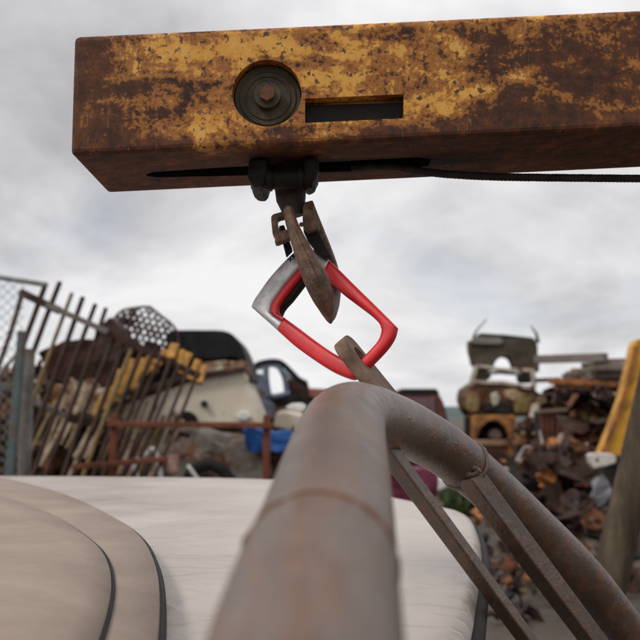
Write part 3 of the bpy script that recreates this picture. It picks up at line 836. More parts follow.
while k < xr + zt:
    for sgn in (1, -1):
        p0x = k if sgn == 1 else k
        a, b = (Vector((p0x, YF + 0.1, 0.05)), Vector((p0x + sgn * zt, YF + 0.1, zt)))
        pts = []
        for q in (a, b): pts.append(q)
        # clip to the panel
        t0, t1 = 0.0, 1.0
        dx = b.x - a.x
        lo, hi = sorted(((xl - a.x) / dx, (xr - a.x) / dx))
        t0, t1 = max(t0, lo), min(t1, hi)
        if t1 > t0 + 0.01: mb.bar(a.lerp(b, t0), a.lerp(b, t1), 0.004, 0.004)
    k += 0.085
mb.build('wire_mesh', GALV, fence)
mb = MB(); mb.tube([P(-20, 405, YF - 0.05), P(2, 371, YF - 0.05), P(20, 350, YF - 0.05)], 0.016, 8); mb.build('stay', GALV, fence)
teal = thing('gate_post', Vector((P(14, 470, 6.7).x, 6.7, 0)), 'teal painted steel gate post with cross bar beside the grey fence post', 'gate post')
mb = MB(); a = P(22.5, 331, 6.7); b = P(10, 475, 6.7); b2 = b + (b - a) * 0.9; b2.z = 0
mb.bar(b2, b, 0.062, 0.07); mb.bar(b, a, 0.058, 0.07); mb.build('post', TEAL, teal, bevel=0.008)
mb = MB(); mb.bar(P(-90, 384, 6.72), P(17, 387.5, 6.72), 0.06, 0.065); mb.build('cross_bar', TEAL, teal, bevel=0.006)

# --- slatted steel gate leaning in the pile
YG = 8.4
gate = thing('slatted_gate', Vector((P(100, 470, YG).x, YG, 0)), 'rusty slatted steel gate leaning on the left pile, its bars sticking up above the rail', 'gate')
mb = MB()
mb.bar(P(20, 292, YG), P(60, 311, YG), 0.075, 0.05); mb.build('rail', RUST_DARK, gate, bevel=0.004)
mb = MB(); mb.bar(P(46, 304.5, YG - 0.03), P(108, 332, YG - 0.03), 0.055, 0.05); mb.build('rail', M_noise('grey_brown_steel', [(0.3, (0.10, 0.085, 0.075)), (0.7, (0.20, 0.175, 0.16))], 9, 0.8), gate, bevel=0.004)
mb = MB(); mb.bar(P(100, 329, YG), P(200, 376.5, YG + 0.15), 0.065, 0.05); mb.build('rail', RUST_DARK, gate, bevel=0.004)
mb = MB(); mb.bar(P(30, 400, YG), P(72, 419, YG), 0.045, 0.05); mb.build('lower_rail', M_noise('dull_steel', [(0.3, (0.12, 0.11, 0.10)), (0.7, (0.22, 0.2, 0.19))], 9, 0.8), gate, bevel=0.004)
mb = MB(); mb.bar(P(66, 417, YG), P(114, 427, YG), 0.085, 0.07); mb.build('lower_rail', RUST_DARK, gate, bevel=0.004)
bars = [((22.5, 292), (-6, 378), RUST_DARK, 4.6), ((46, 283), (-12, 435), RUST_DARK, 4.6), ((60, 282), (4, 440), RUST_DARK, 4.4), ((72, 293), (10, 470), OLIVE_TAN, 3.4), ((83, 297), (20, 470), RUST_DARK, 4.2), ((95.5, 304), (32, 478), RUST_DARK, 3.8), ((106, 308), (44, 478), RUST_DARK, 3.6)]
for i in range(10):
    t = i / 9
    tx, ty = 116 + 82 * t, 334 + 38 * t
    bars.append(((tx, ty), (tx - 54 + 10 * t, 478), (OLIVE_TAN if i == 2 else RUST_DARK), 3.9 - 0.4 * t))
for (a, b, m_, w) in bars:
    mb = MB(); A3, B3 = P(a[0], a[1], YG + 0.07), P(b[0], b[1], YG - 0.35)
    k3 = Vector((math.sin(a[0] * 7.3) * 0.022, 0, math.cos(a[0] * 3.1) * 0.012))
    cs = [A3.lerp(B3, t_) + k3 * math.sin(math.pi * t_) for t_ in (0, 0.25, 0.5, 0.75, 1)]
    mb.tube(cs, w / F * YG * 0.62, 4); mb.build('bar', m_, gate)

# --- second, paler rack of bars low in the pile
tan = thing('tan_rack', Vector((P(120, 470, 9.0).x, 9.0, 0)), 'pale tan slatted rack leaning low behind the rusty gate bars', 'rack')
TANB = M_paint('tan_bar_paint', (0.42, 0.33, 0.23), 7, 0.38, 0.7)
tr = random.Random(12)
for i in range(15):
    x0 = 56 + i * 9.2 + tr.uniform(-2.5, 2.5); y0 = 396 + tr.uniform(-7, 10) + max(0, i - 8) * 3.2
    mb = MB(); mb.bar(P(x0, y0, 9.05), P(x0 - 30 + tr.uniform(-6, 6), y0 + tr.uniform(52, 82), 8.8), tr.uniform(0.03, 0.055), 0.03); mb.build('bar', TANB if i % 4 else OLIVE_TAN, tan)
mb = MB(); mb.bar(P(46, 408, 9.1), P(190, 436, 9.15), 0.05, 0.04); mb.build('rail', RUST_DARK, tan)
# --- rust red pipe rack in front
YR = 8.0
rack = thing('pipe_rack', Vector((P(190, 470, YR).x, YR, 0)), 'rust red tubular rack with two posts standing before the cream panel', 'rack')
def rb(name, *pts, w=0.062):
    mb = MB(); mb.bar(P(*pts[0]), P(*pts[1]), w, w); mb.build(name, RUST_RED, rack, bevel=0.006)
rb('rail', (108, 424, YR), (272, 425.5, YR), w=0.05)
a, b = P(114, 414, YR + .05), P(114, 456, YR + .05); b.z = 0; mb = MB(); mb.bar(a, b, 0.062, 0.06); mb.build('post', RUST_RED, rack, bevel=0.006)
a, b = P(267, 415, YR + .05), P(266, 456, YR + .05); b.z = 0; mb = MB(); mb.bar(a, b, 0.066, 0.06); mb.build('post', RUST_RED, rack, bevel=0.006)
rb('rail', (72, 467, YR - .1), (172, 458.5, YR + .1), w=0.048)
mb = MB(); mb.box(P(174, 464, YR + .1), (0.09, 0.1, 0.16)); mb.build('end_box', M_paint('pink_rust', (0.42, 0.27, 0.22), 5, 0.5), rack, bevel=0.006)

def slab(name, pts, Y, depth, mats, parent=None, bevel=0.02, dent=0, seed=0, edge=0.12, slant=0.0, scale=2.2):
    """solid piece: outline in the photo at distance Y, real thickness `depth` going back"""
    mb = MB()
    mb.prism([P(x, y, Y + slant * (x - pts[0][0]) / F * Y) for x, y in pts], (0, depth, 0))
    o = mb.build(name, mats, parent, bevel=bevel)
    if bevel: o.data = applied(o); o.modifiers.clear()
    if dent: crumple(o, dent, scale, 4, seed, edge)
    return o
def down(pts, Y):
    return pts

# --- dark rusty sheets behind the gate
t = slab('steel_sheet', [(40, 352), (64, 340), (98, 342), (120, 350), (127, 368), (112, 384), (80, 386), (44, 380)], 9.6, 0.25, M_noise('dark_red_sheet', [(0.3, (0.018, 0.01, 0.009)), (0.7, (0.075, 0.028, 0.02))], 6, 0.85), None, 0.01, 0.07, 3)
tag(t, 'dark rust red steel sheet crumpled behind the slatted gate', 'steel sheet')
t = slab('bent_sheet', [(96, 330), (112, 318), (126, 330), (128, 352), (110, 362), (96, 348)], 9.3, 0.2, PURPLE_BROWN, None, 0.01, 0.05, 6)
tag(t, 'small dull brown sheet standing beside the perforated plate', 'steel sheet')

t = slab('torn_panel', [(46, 400), (52, 384), (60, 391), (66, 379), (76, 388), (88, 380), (96, 392), (108, 388), (118, 404), (112, 424), (100, 418), (92, 432), (82, 420), (72, 436), (62, 424), (54, 430)], 9.25, 0.2, CREAM_TORN, None, 0.01, 0.05, 12, 0.08)
tag(t, 'torn rusty cream panel piece caught behind the lower gate bars', 'car panel')
# --- perforated plate
mb = MB()
poly = [(111, 345), (112, 322), (121, 311.5), (135, 309), (148, 308.5), (160, 317), (172, 326.5), (178, 338), (174, 352), (150, 356), (128, 352)]
def inside(x, y, pg):
    c = False
    for (x1, y1), (x2, y2) in zip(pg, pg[1:] + pg[:1]):
        if (y1 > y) != (y2 > y) and x < (x2 - x1) * (y - y1) / (y2 - y1) + x1: c = not c
    return c
YP = 10.0
cell = 7.2
def hexring(cx, cy, r, n=12, rot=0): return [(cx + r * math.cos(2*math.pi*k/n + rot) * 0.86, cy + r * math.sin(2*math.pi*k/n + rot)) for k in range(n)]
prnd = random.Random(2)
LA = R(13)
def lat(u, v): return (144 + u * math.cos(LA) - v * math.sin(LA), 332 + u * math.sin(LA) + v * math.cos(LA))
cell = 6.7
nodes = {}
def node(x, y):
    # shared corners keep the cells joined while every hole differs
    k = (round(x * 4), round(y * 4))
    if k not in nodes: nodes[k] = (x + prnd.uniform(-.55, .55), y + prnd.uniform(-.55, .55))
    return nodes[k]
for row in range(-6, 7):
    for cl in range(-8, 9):
        u, v = cl * cell + (cell / 2 if row % 2 else 0), row * cell * 0.866
        x, y = lat(u, v)
        if not inside(x, y, poly): continue
        hexo = [node(u + cell / math.sqrt(3) * math.sin(math.pi/3*k), v + cell / math.sqrt(3) * math.cos(math.pi/3*k)) for k in range(6)]
        big_o = []
        for k in range(6):
            a, b = hexo[k], hexo[(k+1) % 6]
            big_o += [a, ((a[0]+b[0])/2, (a[1]+b[1])/2)]
        hr = prnd.uniform(0.40, 0.72) if prnd.random() < 0.9 else 0.12
        cx, cy = sum(p[0] for p in hexo) / 6, sum(p[1] for p in hexo) / 6
        inn = [(cx + (p[0] - cx) * hr * (1 if k % 2 == 0 else 1.1), cy + (p[1] - cy) * hr * (1 if k % 2 == 0 else 1.1)) for k, p in enumerate(big_o)]
        wav = 0.10 * math.sin(x * 0.11) + 0.004 * (x - 110)
        vs = [P(*lat(*p), YP + wav) for p in big_o] + [P(*lat(*p), YP + wav) for p in inn]
        vs += [q_ + Vector((0, 0.05, 0)) for q_ in vs]
        fs = []
        for k in range(12):
            q = (k + 1) % 12
            fs += [(k, q, 12+q, 12+k), (24+q, 24+k, 36+k, 36+q), (12+k, 12+q, 36+q, 36+k), (q, k, 24+k, 24+q)]
        mb.add(vs, fs, False)
mb.tube([P(x, y, YP + 0.1) for x, y in spline([(112, 348), (113, 330), (114.5, 319), (122, 311), (135, 308), (149, 307.5), (161, 316), (173, 326), (179, 338), (176, 352)], 4)], 0.016, 8)
for x0, y0, x1, y1 in ((117, 346, 124, 312), (123, 350, 133, 310), (112, 352, 115, 318), (131, 354, 140, 330)):
    mb.bar(P(x0, y0, YP - 0.1), P(x1, y1, YP - 0.05), 0.034, 0.03)
perf = mb.build('perforated_plate', PURPLE_BROWN)
tag(perf, 'brown perforated steel plate standing on the left pile against the sky', 'steel plate')

# --- yellow slatted tailgate
ygt = thing('yellow_tailgate', Vector((P(150, 400, 9.0).x, 9.0, 0)), 'yellow painted slatted panel lying slanted behind the rusty gate bars', 'panel')
ys = [(103, 398, 96, 414), (113, 384, 104, 410), (124, 371, 112, 402), (134, 361, 121, 396), (143, 357, 132, 388), (152, 354, 143, 376), (161, 358, 154, 370), (166, 349, 158, 366), (176, 345, 168, 362), (183, 350, 176, 371), (190, 353, 182, 377), (197, 361, 190, 379), (204, 368, 198, 380)]
yr = random.Random(9)
for i, (x0, y0, x1, y1) in enumerate(ys):
    mb = MB(); mb.bar(P(x0 + yr.uniform(-1.5, 1.5), y0 + yr.uniform(-3, 3), 8.9), P(x1 + yr.uniform(-2.5, 2.5), y1 + yr.uniform(-4, 4), 8.75), yr.uniform(0.065, 0.10), 0.04); mb.build('slat', YELLOW, ygt, bevel=0.006)
mb = MB(); mb.bar(P(97, 412, 8.95), P(206, 374, 8.98), 0.05, 0.05); mb.bar(P(110, 386, 9.0), P(180, 345, 9.0), 0.05, 0.05); mb.build('rail', RUST_DARK, ygt, bevel=0.004)

# --- cream wreck with a black bonnet on top of a crushed grey car
crw = thing('cream_wreck', Vector((P(200, 420, 10).x, 10, P(200, 424, 10).z)), 'cream car wreck with a black roof on top of the crushed grey car', 'car wreck')
body = slab('body', [(58, 424), (66, 412), (96, 408), (124, 402), (150, 393), (178, 383), (205, 376), (228, 373), (243, 371), (249, 377), (247, 384), (253, 396), (259, 412), (262, 424)], 10, 1.3, CREAM, crw, 0.025, 0.014, 11, 0.14, scale=1.6)
pcen = P(204.5, 404, 10)
mb = MB(); mb.cyl(pcen + Vector((0, -0.05, 0)), pcen + Vector((0, 0.05, 0)), 0.036, 16); mb.build('filler_hole', DARK, crw)
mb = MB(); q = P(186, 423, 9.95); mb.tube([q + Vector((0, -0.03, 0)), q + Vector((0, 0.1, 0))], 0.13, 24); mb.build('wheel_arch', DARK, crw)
hp = spline([(166, 334), (172, 330.5), (185, 330), (205, 330), (222, 330.5), (232, 334), (240, 343), (246, 356), (250, 370), (252, 380)], 4)
mb = MB()
low = spline([(166, 352), (178, 354), (190, 358), (205, 359), (222, 358.5), (232, 357.5), (240, 360), (243, 366), (246, 374), (248, 382)], 4)
mb.prism([P(x, y, 10.15) for x, y in hp] + [P(x, y, 10.15) for x, y in low[::-1]], (0, 1.15, 0))
mb.build('roof', BLACK, crw, bevel=0.03)
slab('torn_pillar', [(196, 373), (206, 365), (222, 360), (240, 358), (246, 362), (250, 377), (238, 373), (222, 374), (206, 378)], 10.05, 0.5, CREAM_TORN, crw, 0.015, 0.05, 9, 0.08)
slab('sill_edge', [(112, 406), (140, 390), (178, 377), (206, 371), (242, 367), (246, 371), (206, 377), (178, 384), (140, 397), (114, 411)], 9.93, 0.2, RUST_DARK, crw, 0.01, 0.02, 4, 0.1)
slab('headlamp', [(236, 416), (240, 411), (247, 411), (251, 417), (246, 421), (238, 420)], 9.9, 0.1, WHITE, crw, 0.02)
slab('inner_floor', [(120, 398), (150, 372), (180, 356), (235, 356), (246, 372), (206, 374), (150, 391)], 10.4, 0.6, DARK, crw, 0.02, 0.06, 5, 0.12)

gry = thing('grey_wreck', Vector((P(190, 470, 9.7).x, 9.7, 0)), 'crushed dirty grey car at the bottom of the left pile', 'car wreck')
gp = [(106, 432), (130, 427), (165, 424.5), (200, 428), (236, 430), (254, 438), (263, 456), (264, 480)]
g0 = P(264, 480, 9.7)
mb = MB()
poly_w = [P(x, y, 9.7) for x, y in gp] + [Vector((g0.x - 0.05, 9.7, 0.25)), Vector((P(106, 470, 9.7).x, 9.7, 0.25))]
mb.prism(poly_w, (0, 1.5, 0))
o = mb.build('body', GREYCAR, gry, bevel=0.06); o.data = applied(o); o.modifiers.clear(); crumple(o, 0.085, 2.4, 4, 21, 0.13)
slab('fender', [(222, 452), (232, 440), (250, 439), (260, 450), (264, 480), (264, 500), (246, 500), (240, 480), (228, 472)], 9.5, 0.3, M_paint('pale_grey_fender', (0.24, 0.22, 0.195), 5, 0.42, 0.5), gry, 0.02, 0.05, 8, 0.1)
for (cx, cy, r) in ((208, 486, 0.22), (130, 560, 0.3)):
    q = P(cx, cy, 9.45)
    mb = MB(); pts = [q + Vector((r * math.cos(a) , 0, r * math.sin(a))) for a in [2*math.pi*k/28 for k in range(29)]]
    mb.tube(pts, 0.065, 10, False); mb.build('tyre', RUBBER, gry)
chair = thing('white_chair_frame', Vector((P(150, 480, 8.6).x, 8.6, 1.0)), 'bent white tubular chair frame lying before the grey wreck', 'chair frame')
mb = MB(); mb.tube([P(*q) for q in spline([(139, 492, 8.6), (136.5, 474, 8.6), (134.5, 465, 8.62), (140, 459, 8.7), (149, 452, 8.75), (151, 449, 8.7), (155, 451, 8.6), (158.5, 464, 8.6), (163, 492, 8.6)], 6)], 0.022, 10); mb.build('seat_tube', WHITE, chair)
mb = MB(); mb.tube([P(188, 466, 8.65), P(191, 470, 8.6), P(198, 480, 8.6), (P(204, 492, 8.6))], 0.02, 10); mb.build('leg_tube', WHITE, chair)

# --- blue grey car shell with open door frames
blu = thing('blue_wreck', Vector((P(280, 430, 12.5).x, 12.5, 0)), 'blue grey car shell with empty window frames behind the cream wreck', 'car wreck')
YB = 12.5
slab('pillar_panel', [(246, 378), (254, 372), (262, 374), (264, 388), (268, 398), (275, 408), (276, 420), (262, 420), (252, 408), (246, 395)], YB, 0.9, BLUEGREY, blu, 0.03, 0.05, 13, 0.13)
def tubepx(name, pts, r, m_, par, Y):
    mb = MB(); mb.tube([P(x, y, Y) for x, y in spline(pts, 5)], r, 10); return mb.build(name, m_, par)
tubepx('roof_rail', [(254, 372), (256, 366), (262, 363), (272, 361.5), (281, 363), (290, 371), (298, 379), (307, 384)], 0.042, BLACK, blu, YB)
tubepx('roof_rail', [(258, 369), (266, 366), (276, 366), (288, 376), (296, 384)], 0.03, BLUEGREY, blu, YB + 1.1)
tubepx('door_pillar', [(266, 366), (266, 376), (267, 386), (269, 396)], 0.045, BLUEGREY, blu, YB - 0.02)
tubepx('door_pillar', [(278, 365), (282, 372), (285, 380), (286.5, 392)], 0.035, BLUEGREY, blu, YB)
tubepx('sill', [(268, 397), (278, 396), (290, 393)], 0.04, BLUEGREY, blu, YB)
slab('dashboard', [(284, 386), (288, 378), (298, 378), (308, 382), (309, 397), (296, 402), (286, 398)], YB + 0.2, 0.6, RUST_DARK, blu, 0.03, 0.05, 15, 0.12)
slab('body', [(262, 398), (286, 397), (310, 396), (316, 404), (318, 440), (260, 440)], YB + 0.15, 1.3, DARK, blu, 0.04, 0.06, 17, 0.15)
mb = MB(); a = P(262, 440, YB); c = P(318, 440, YB); mb.box(((a.x + c.x)/2, YB + 0.8, a.z/2), (c.x - a.x, 1.2, a.z)); mb.build('chassis', RUST_DARK, blu, bevel=0.03)
o = slab('bumper', [(284, 407), (292, 403), (303, 403), (308, 407), (303, 412), (291, 412)], 11.6, 0.25, WHITE, None, 0.04, 0.02, 3)
tag(o, 'small white curved bumper lying on the dark car right of the cream wreck', 'bumper')
o = slab('cream_bonnet', [(272, 428), (277, 413), (284, 411), (300, 414), (312, 419), (314, 428), (300, 432)], 11.0, 0.8, CREAM, None, 0.03, 0.03, 4)
tag(o, 'loose cream bonnet lying above the blue sheet', 'car panel')
o = slab('blue_sheet', [(243, 428), (254, 425), (272, 430), (290, 431), (294, 440), (291, 452), (284, 450), (276, 454), (266, 449), (256, 451), (245, 441)], 9.3, 0.35, BLUE, None, 0.008, 0.07, 7, 0.07, scale=4)
tag(o, 'bright blue plastic sheet bundled beneath the cream bonnet', 'plastic sheet')
o = slab('red_panel', [(300, 392), (308, 388.5), (322, 388), (336, 391), (338, 399), (318, 399), (303, 399)], 14.5, 0.6, M_paint('dull_red', (0.26, 0.075, 0.06), 3, 0.3), None, 0.03, 0.04, 8)
tag(o, 'faded red panel at the right end of the left pile, just left of the pipe', 'car panel')
# posts/stands that carry the upper bits
# ------------------------------------------------------------------ scrap heaps: tangled pieces nobody could count
def scrap(name, label, regions, n, seed, mats, size=(0.12, 0.6), kind='stuff'):
    """regions: (px0, px1, py0, py1, Y0, Y1) boxes of the photo turned into volumes at that distance"""
    rnd = random.Random(seed)
    mb = MB()
    tot = sum((r[1]-r[0])*(r[3]-r[2]) for r in regions)
    for r in regions:
        cnt = max(3, int(n * (r[1]-r[0])*(r[3]-r[2]) / tot))
        for _ in range(cnt):
            Y = rnd.uniform(r[4], r[5])
            c = P(rnd.uniform(r[0], r[1]), rnd.uniform(r[2], r[3]), Y)
            if c.z < 0.02: c.z = rnd.uniform(0.02, 0.2)
            mb.cur = rnd.choices(range(len(mats)), [w for _, w in mats])[0]
            sc = rnd.uniform(*size)
            rot = Matrix.Rotation(rnd.uniform(0, 6.28), 3, 'Z') @ Matrix.Rotation(rnd.gauss(0, 0.6), 3, 'X') @ Matrix.Rotation(rnd.gauss(0, 0.5), 3, 'Y')
            k = rnd.random()
            if k < 0.34:      # bent sheet
                nx = 4; w, h = sc, sc * rnd.uniform(0.4, 1.1); amp = sc * rnd.uniform(0.05, 0.3); ph = rnd.uniform(0, 6)
                vs = []
                for tz in (0, 0.012):
                    for j in range(3):
                        for i in range(nx + 1):
                            vs.append(c + rot @ Vector(((i/nx - .5) * w, (j/2 - .5) * h, amp * math.sin(i * 1.3 + j * 1.1 + ph) + tz)))
                q = nx + 1; o2 = 3 * q
                fs = [(j*q+i, j*q+i+1, (j+1)*q+i+1, (j+1)*q+i) for j in range(2) for i in range(nx)]
                fs += [tuple(reversed([x + o2 for x in f])) for f in fs]
                mb.add(vs, fs, False)
            elif k < 0.58:    # bar or angle
                L = sc * rnd.uniform(1.0, 2.6); d_ = rot @ Vector((1, 0, 0)); d_.z *= 0.6
                w = rnd.uniform(0.02, 0.07)
                mb.bar(c - d_ * L / 2, c + d_ * L / 2, w, w * rnd.uniform(0.3, 1), (0.2, 0.3, 1))
            elif k < 0.72:    # bent tube
                L = sc * 1.4; r0 = rnd.uniform(0.012, 0.035)
                pts = spline([tuple(c + rot @ Vector((L * (i/3 - .5), L * 0.3 * rnd.uniform(-1, 1), L * 0.25 * rnd.uniform(-1, 1)))) for i in range(4)], 4)
                mb.tube(pts, r0, 8)
            elif k < 0.86:    # casting: lumpy block with boss
                s2 = sc * 0.45
                mb.box(c, (s2, s2 * rnd.uniform(.5, 1), s2 * rnd.uniform(.4, .9)), rot)
                mb.box(c + rot @ Vector((s2 * .3, 0, s2 * .35)), (s2 * .5, s2 * .6, s2 * .5), rot)
                mb.cyl(c + rot @ Vector((-s2 * .2, -s2 * .6, 0)), c + rot @ Vector((-s2 * .2, s2 * .6, 0)), s2 * 0.22, 14)
            else:             # drum or wheel rim
                r0 = sc * 0.3; ax = rot @ Vector((0, 1, 0))
                pts = [c + (rot @ Vector((math.cos(a), 0, math.sin(a)))) * r0 for a in [2*math.pi*i/18 for i in range(19)]]
                mb.tube(pts, r0 * 0.22, 8, False); mb.cyl(c - ax * r0 * .15, c + ax * r0 * .12, r0 * 0.82, 18)
    o = mb.build(name, [m_ for m_, _ in mats])
    return tag(o, label, 'scrap heap', None, kind)
LEFTM = [(RUST_DARK, 5), (RUSTY, 4), (DARK, 4), (GREY, 1), (PURPLE_BROWN, 3), (CREAM_TORN, 1.6), (RUST_RED, 1.5)]
RIGHTM = [(RUST_DARK, 8), (RUSTY, 1.8), (DARK, 5), (GREY, 1.1), (RUST_RED, 0.9), (CREAM_TORN, 0.8), (OLIVE_TAN, 0.9), (RUST_ORANGE, 0.4), (PURPLE_BROWN, 3)]
scrap('scrap_heap', 'dark tangled scrap heap behind the slatted gate on the left', [(30, 125, 366, 480, 10.4, 11.8), (30, 125, 430, 480, 9.2, 10.4), (-60, 40, 375, 520, 8.8, 11.5), (90, 180, 352, 402, 10.2, 11.6), (30, 130, 480, 560, 9.0, 10.5)], 520, 3, LEFTM, (0.12, 0.55))
scrap('scrap_heap', 'dark rusty scrap heap between the cab stack and the leaning post', [(542, 612, 394, 500, 16.6, 19), (510, 606, 500, 528, 12.0, 15), (526, 606, 444, 513, 14.8, 17.0), (520, 545, 424, 500, 18, 19.5), (600, 760, 390, 520, 15.5, 18), (552, 640, 392, 404, 17.6, 19)], 1900, 8, RIGHTM, (0.12, 0.6))
scrap('scrap_heap', 'low litter of scrap on the ground below the bent pipe at right', [(470, 640, 505, 545, 11.5, 15), (480, 640, 540, 640, 7.0, 11)], 240, 15, RIGHTM, (0.05, 0.26))
scrap('scrap_heap', 'small jumble of parts under the blue sheet and cream bonnet', [(240, 330, 436, 500, 10.3, 12.0), (268, 330, 415, 440, 11.8, 12.5)], 120, 19, LEFTM, (0.1, 0.4))
scrap('scrap_heap', 'layered bent sheets and beams on the front of the right scrap heap', [(584, 606, 404, 450, 15.6, 16.2), (530, 600, 462, 510, 14.0, 15.4)], 60, 33, RIGHTM, (0.5, 1.15))
# core of the heaps: solid dark mass so nothing shows through them
def mound(name, label, cx, cy, rx, ry, h, m_, seed, cat='scrap heap'):
    mb = MB(); n1_, n2_ = 26, 12; vs = []
    for j in range(n2_ + 1):
        s_ = j / n2_
        for i in range(n1_):
            a = 2 * math.pi * i / n1_
            p = Vector((cx + rx * (1 - s_) * math.cos(a), cy + ry * (1 - s_) * math.sin(a), h * (1 - (1 - s_) ** 2.4)))
            vs.append(p + mnoise.noise_vector(p * 1.4 + Vector((seed, 0, 0))) * 0.22 * (1 if j else 0))
    mb.add(vs, [(j*n1_+i, j*n1_+(i+1)%n1_, (j+1)*n1_+(i+1)%n1_, (j+1)*n1_+i) for j in range(n2_) for i in range(n1_)], False)
    return tag(mb.build(name, m_), label, cat, None, 'stuff')
mound('heap_core', 'dark filler core added inside the right scrap heap to close its gaps', 5.9, 19.4, 2.0, 1.5, 2.45, RUST_DARK, 1, 'filler')
mound('heap_core', 'dark filler core added inside the left scrap heap to close its gaps', -2.9, 11.6, 1.7, 1.3, 1.75, DARK, 4, 'filler')

# ================================================================== right background
# --- maroon van
YM = 20.0
van = thing('maroon_van', Vector((P(425, 470, YM).x, YM, 0)), 'old maroon van standing far off behind the bent pipe', 'van')
zt_, zb_ = P(430, 388.5, YM).z, 0.35
xa, xb = P(388, 440, YM).x, P(449, 440, YM).x
mb = MB()
mb.prism([Vector((xa, YM, zb_)), Vector((xb, YM, zb_)), Vector((xb, YM, 1.5)), Vector((xb - 0.10, YM, zt_ - 0.32)), Vector((xb - 0.2, YM, zt_ - 0.12)), Vector((xa + 0.2, YM, zt_ - 0.12)), Vector((xa + 0.06, YM, 1.5))], (0, 3.2, 0))
mb.build('body', MAROON, van, bevel=0.06)
mb = MB(); mb.prism([Vector((xa + 0.22, YM - 0.02, zt_ - 0.13)), Vector((xb - 0.18, YM - 0.02, zt_ - 0.13)), Vector((xb - 0.26, YM, zt_)), Vector((xa + 0.3, YM, zt_))], (0, 3.1, 0)); mb.build('roof', BLACK, van, bevel=0.03)
mb = MB(); mb.box(((xa + xb) / 2 - 0.05, YM - 0.005, zt_ - 0.42), (xb - xa - 0.5, 0.05, 0.4)); mb.build('windscreen', M_noise('maroon_glass', [(0.3, (0.10, 0.06, 0.065)), (0.7, (0.17, 0.10, 0.11))], 2, 0.3, 0), van, bevel=0.02)
for sx in (xa + 0.2, xb - 0.2):
    mb = MB(); mb.tube([(sx, YM + 0.5, 0.32), (sx, YM + 0.72, 0.32)], 0.32, 20); mb.build('wheel', RUBBER, van, bevel=0.02)
mb = MB(); mb.box(((xa + xb) / 2, YM - 0.06, 0.62), (xb - xa, 0.14, 0.2)); mb.build('bumper', RUST_DARK, van, bevel=0.02)
o = slab('pale_drum', [(437, 482), (440, 476), (446, 475), (450, 482), (449, 492), (440, 493)], 18.0, 0.4, WHITE, None, 0.06, 0.02, 2)
tag(o, 'pale crumpled drum on the ground beside the maroon van', 'drum')
o = slab('dark_block', [(440, 492), (452, 487), (458, 490), (460, 503), (444, 506)], 17.0, 0.5, DARK, None, 0.05, 0.04, 2)
tag(o, 'dark engine lump on the ground left of the green weeds', 'engine part')
o = slab('maroon_bodywork', [(388, 474), (400, 469), (420, 467), (435, 469), (440, 478), (438, 496), (430, 508), (392, 510)], 15.5, 0.5, M_paint('maroon_panel_paint', (0.14, 0.018, 0.045), 3, 0.2, 0.45), None, 0.04, 0.04, 5)
tag(o, 'maroon car body piece on the ground under the pipe bend', 'car panel')
# weeds
mb = MB(); rnd = random.Random(4)
for k in range(900):
    c = P(rnd.uniform(447, 476), 505, rnd.uniform(14.6, 16.6)); c.z = 0
    h = rnd.uniform(0.15, 0.42); a = rnd.uniform(0, 6.28); d_ = Vector((math.cos(a), math.sin(a), 0))
    tip = c + d_ * h * 0.5 + Vector((0, 0, h)); wv = Vector((-d_.y, d_.x, 0)) * 0.015
    mb.add([c - wv, c + wv, c + d_ * h * 0.2 + Vector((0, 0, h * 0.6)) + wv, tip, c + d_ * h * 0.2 + Vector((0, 0, h * 0.6)) - wv], [(0, 1, 2, 3, 4)], False)
tag(mb.build('weeds', M_noise('weed_green', [(0.3, (0.03, 0.045, 0.014)), (0.7, (0.065, 0.09, 0.03))], 3, 0.8, 0)), 'patch of green weeds on the ground under the bent pipe', 'weeds', None, 'stuff')

# --- the stack of cabs
YC = 20.0
c1t = thing('khaki_cab', Vector((P(505, 366, YC).x, YC, P(505, 370, YC).z)), 'dark khaki truck cab shell, topmost of the stack, with an arched gap', 'truck cab')
arch = [(493.5, 371), (494, 366), (496.5, 360), (500, 357), (504.5, 355.8), (509, 357.5), (512, 361), (514, 366), (515, 371)]
slab('shell', [(470, 341), (473, 339), (498, 341), (520, 342), (536, 341.5), (538.5, 345), (537.5, 371)] + arch[::-1] + [(478, 369), (472, 363), (470, 352)], YC, 0.4, KHAKI, c1t, 0.015, 0.045, 31, 0.14, scale=1.9)
slab('top_edge', [(470, 341.5), (475, 337), (500, 338), (504, 342), (500, 344.5), (474, 344)], YC - 0.06, 0.3, M_noise('grey_khaki', [(0.3, (0.13, 0.12, 0.10)), (0.7, (0.24, 0.22, 0.19))], 3, 0.8), c1t, 0.02)
slab('rear_wall', [(478, 338), (480, 333), (506, 334.5), (533, 337.5), (538, 343), (520, 344), (500, 341)], YC + 0.3, 0.5, M_noise('dark_khaki', [(0.3, (0.022, 0.026, 0.02)), (0.7, (0.05, 0.05, 0.035))], 3, 0.8), c1t, 0.02)
mb = MB(); mb.tube([P(473, 338, YC), P(477, 330, YC), P(487, 319, YC)], [0.03, 0.018, 0.01], 8); mb.build('loose_wire', DARK, c1t)
mb = MB(); mb.tube([P(538, 343, YC), P(536.5, 334, YC), P(531, 326, YC)], [0.05, 0.03, 0.012], 8); mb.build('loose_wire', DARK, c1t)

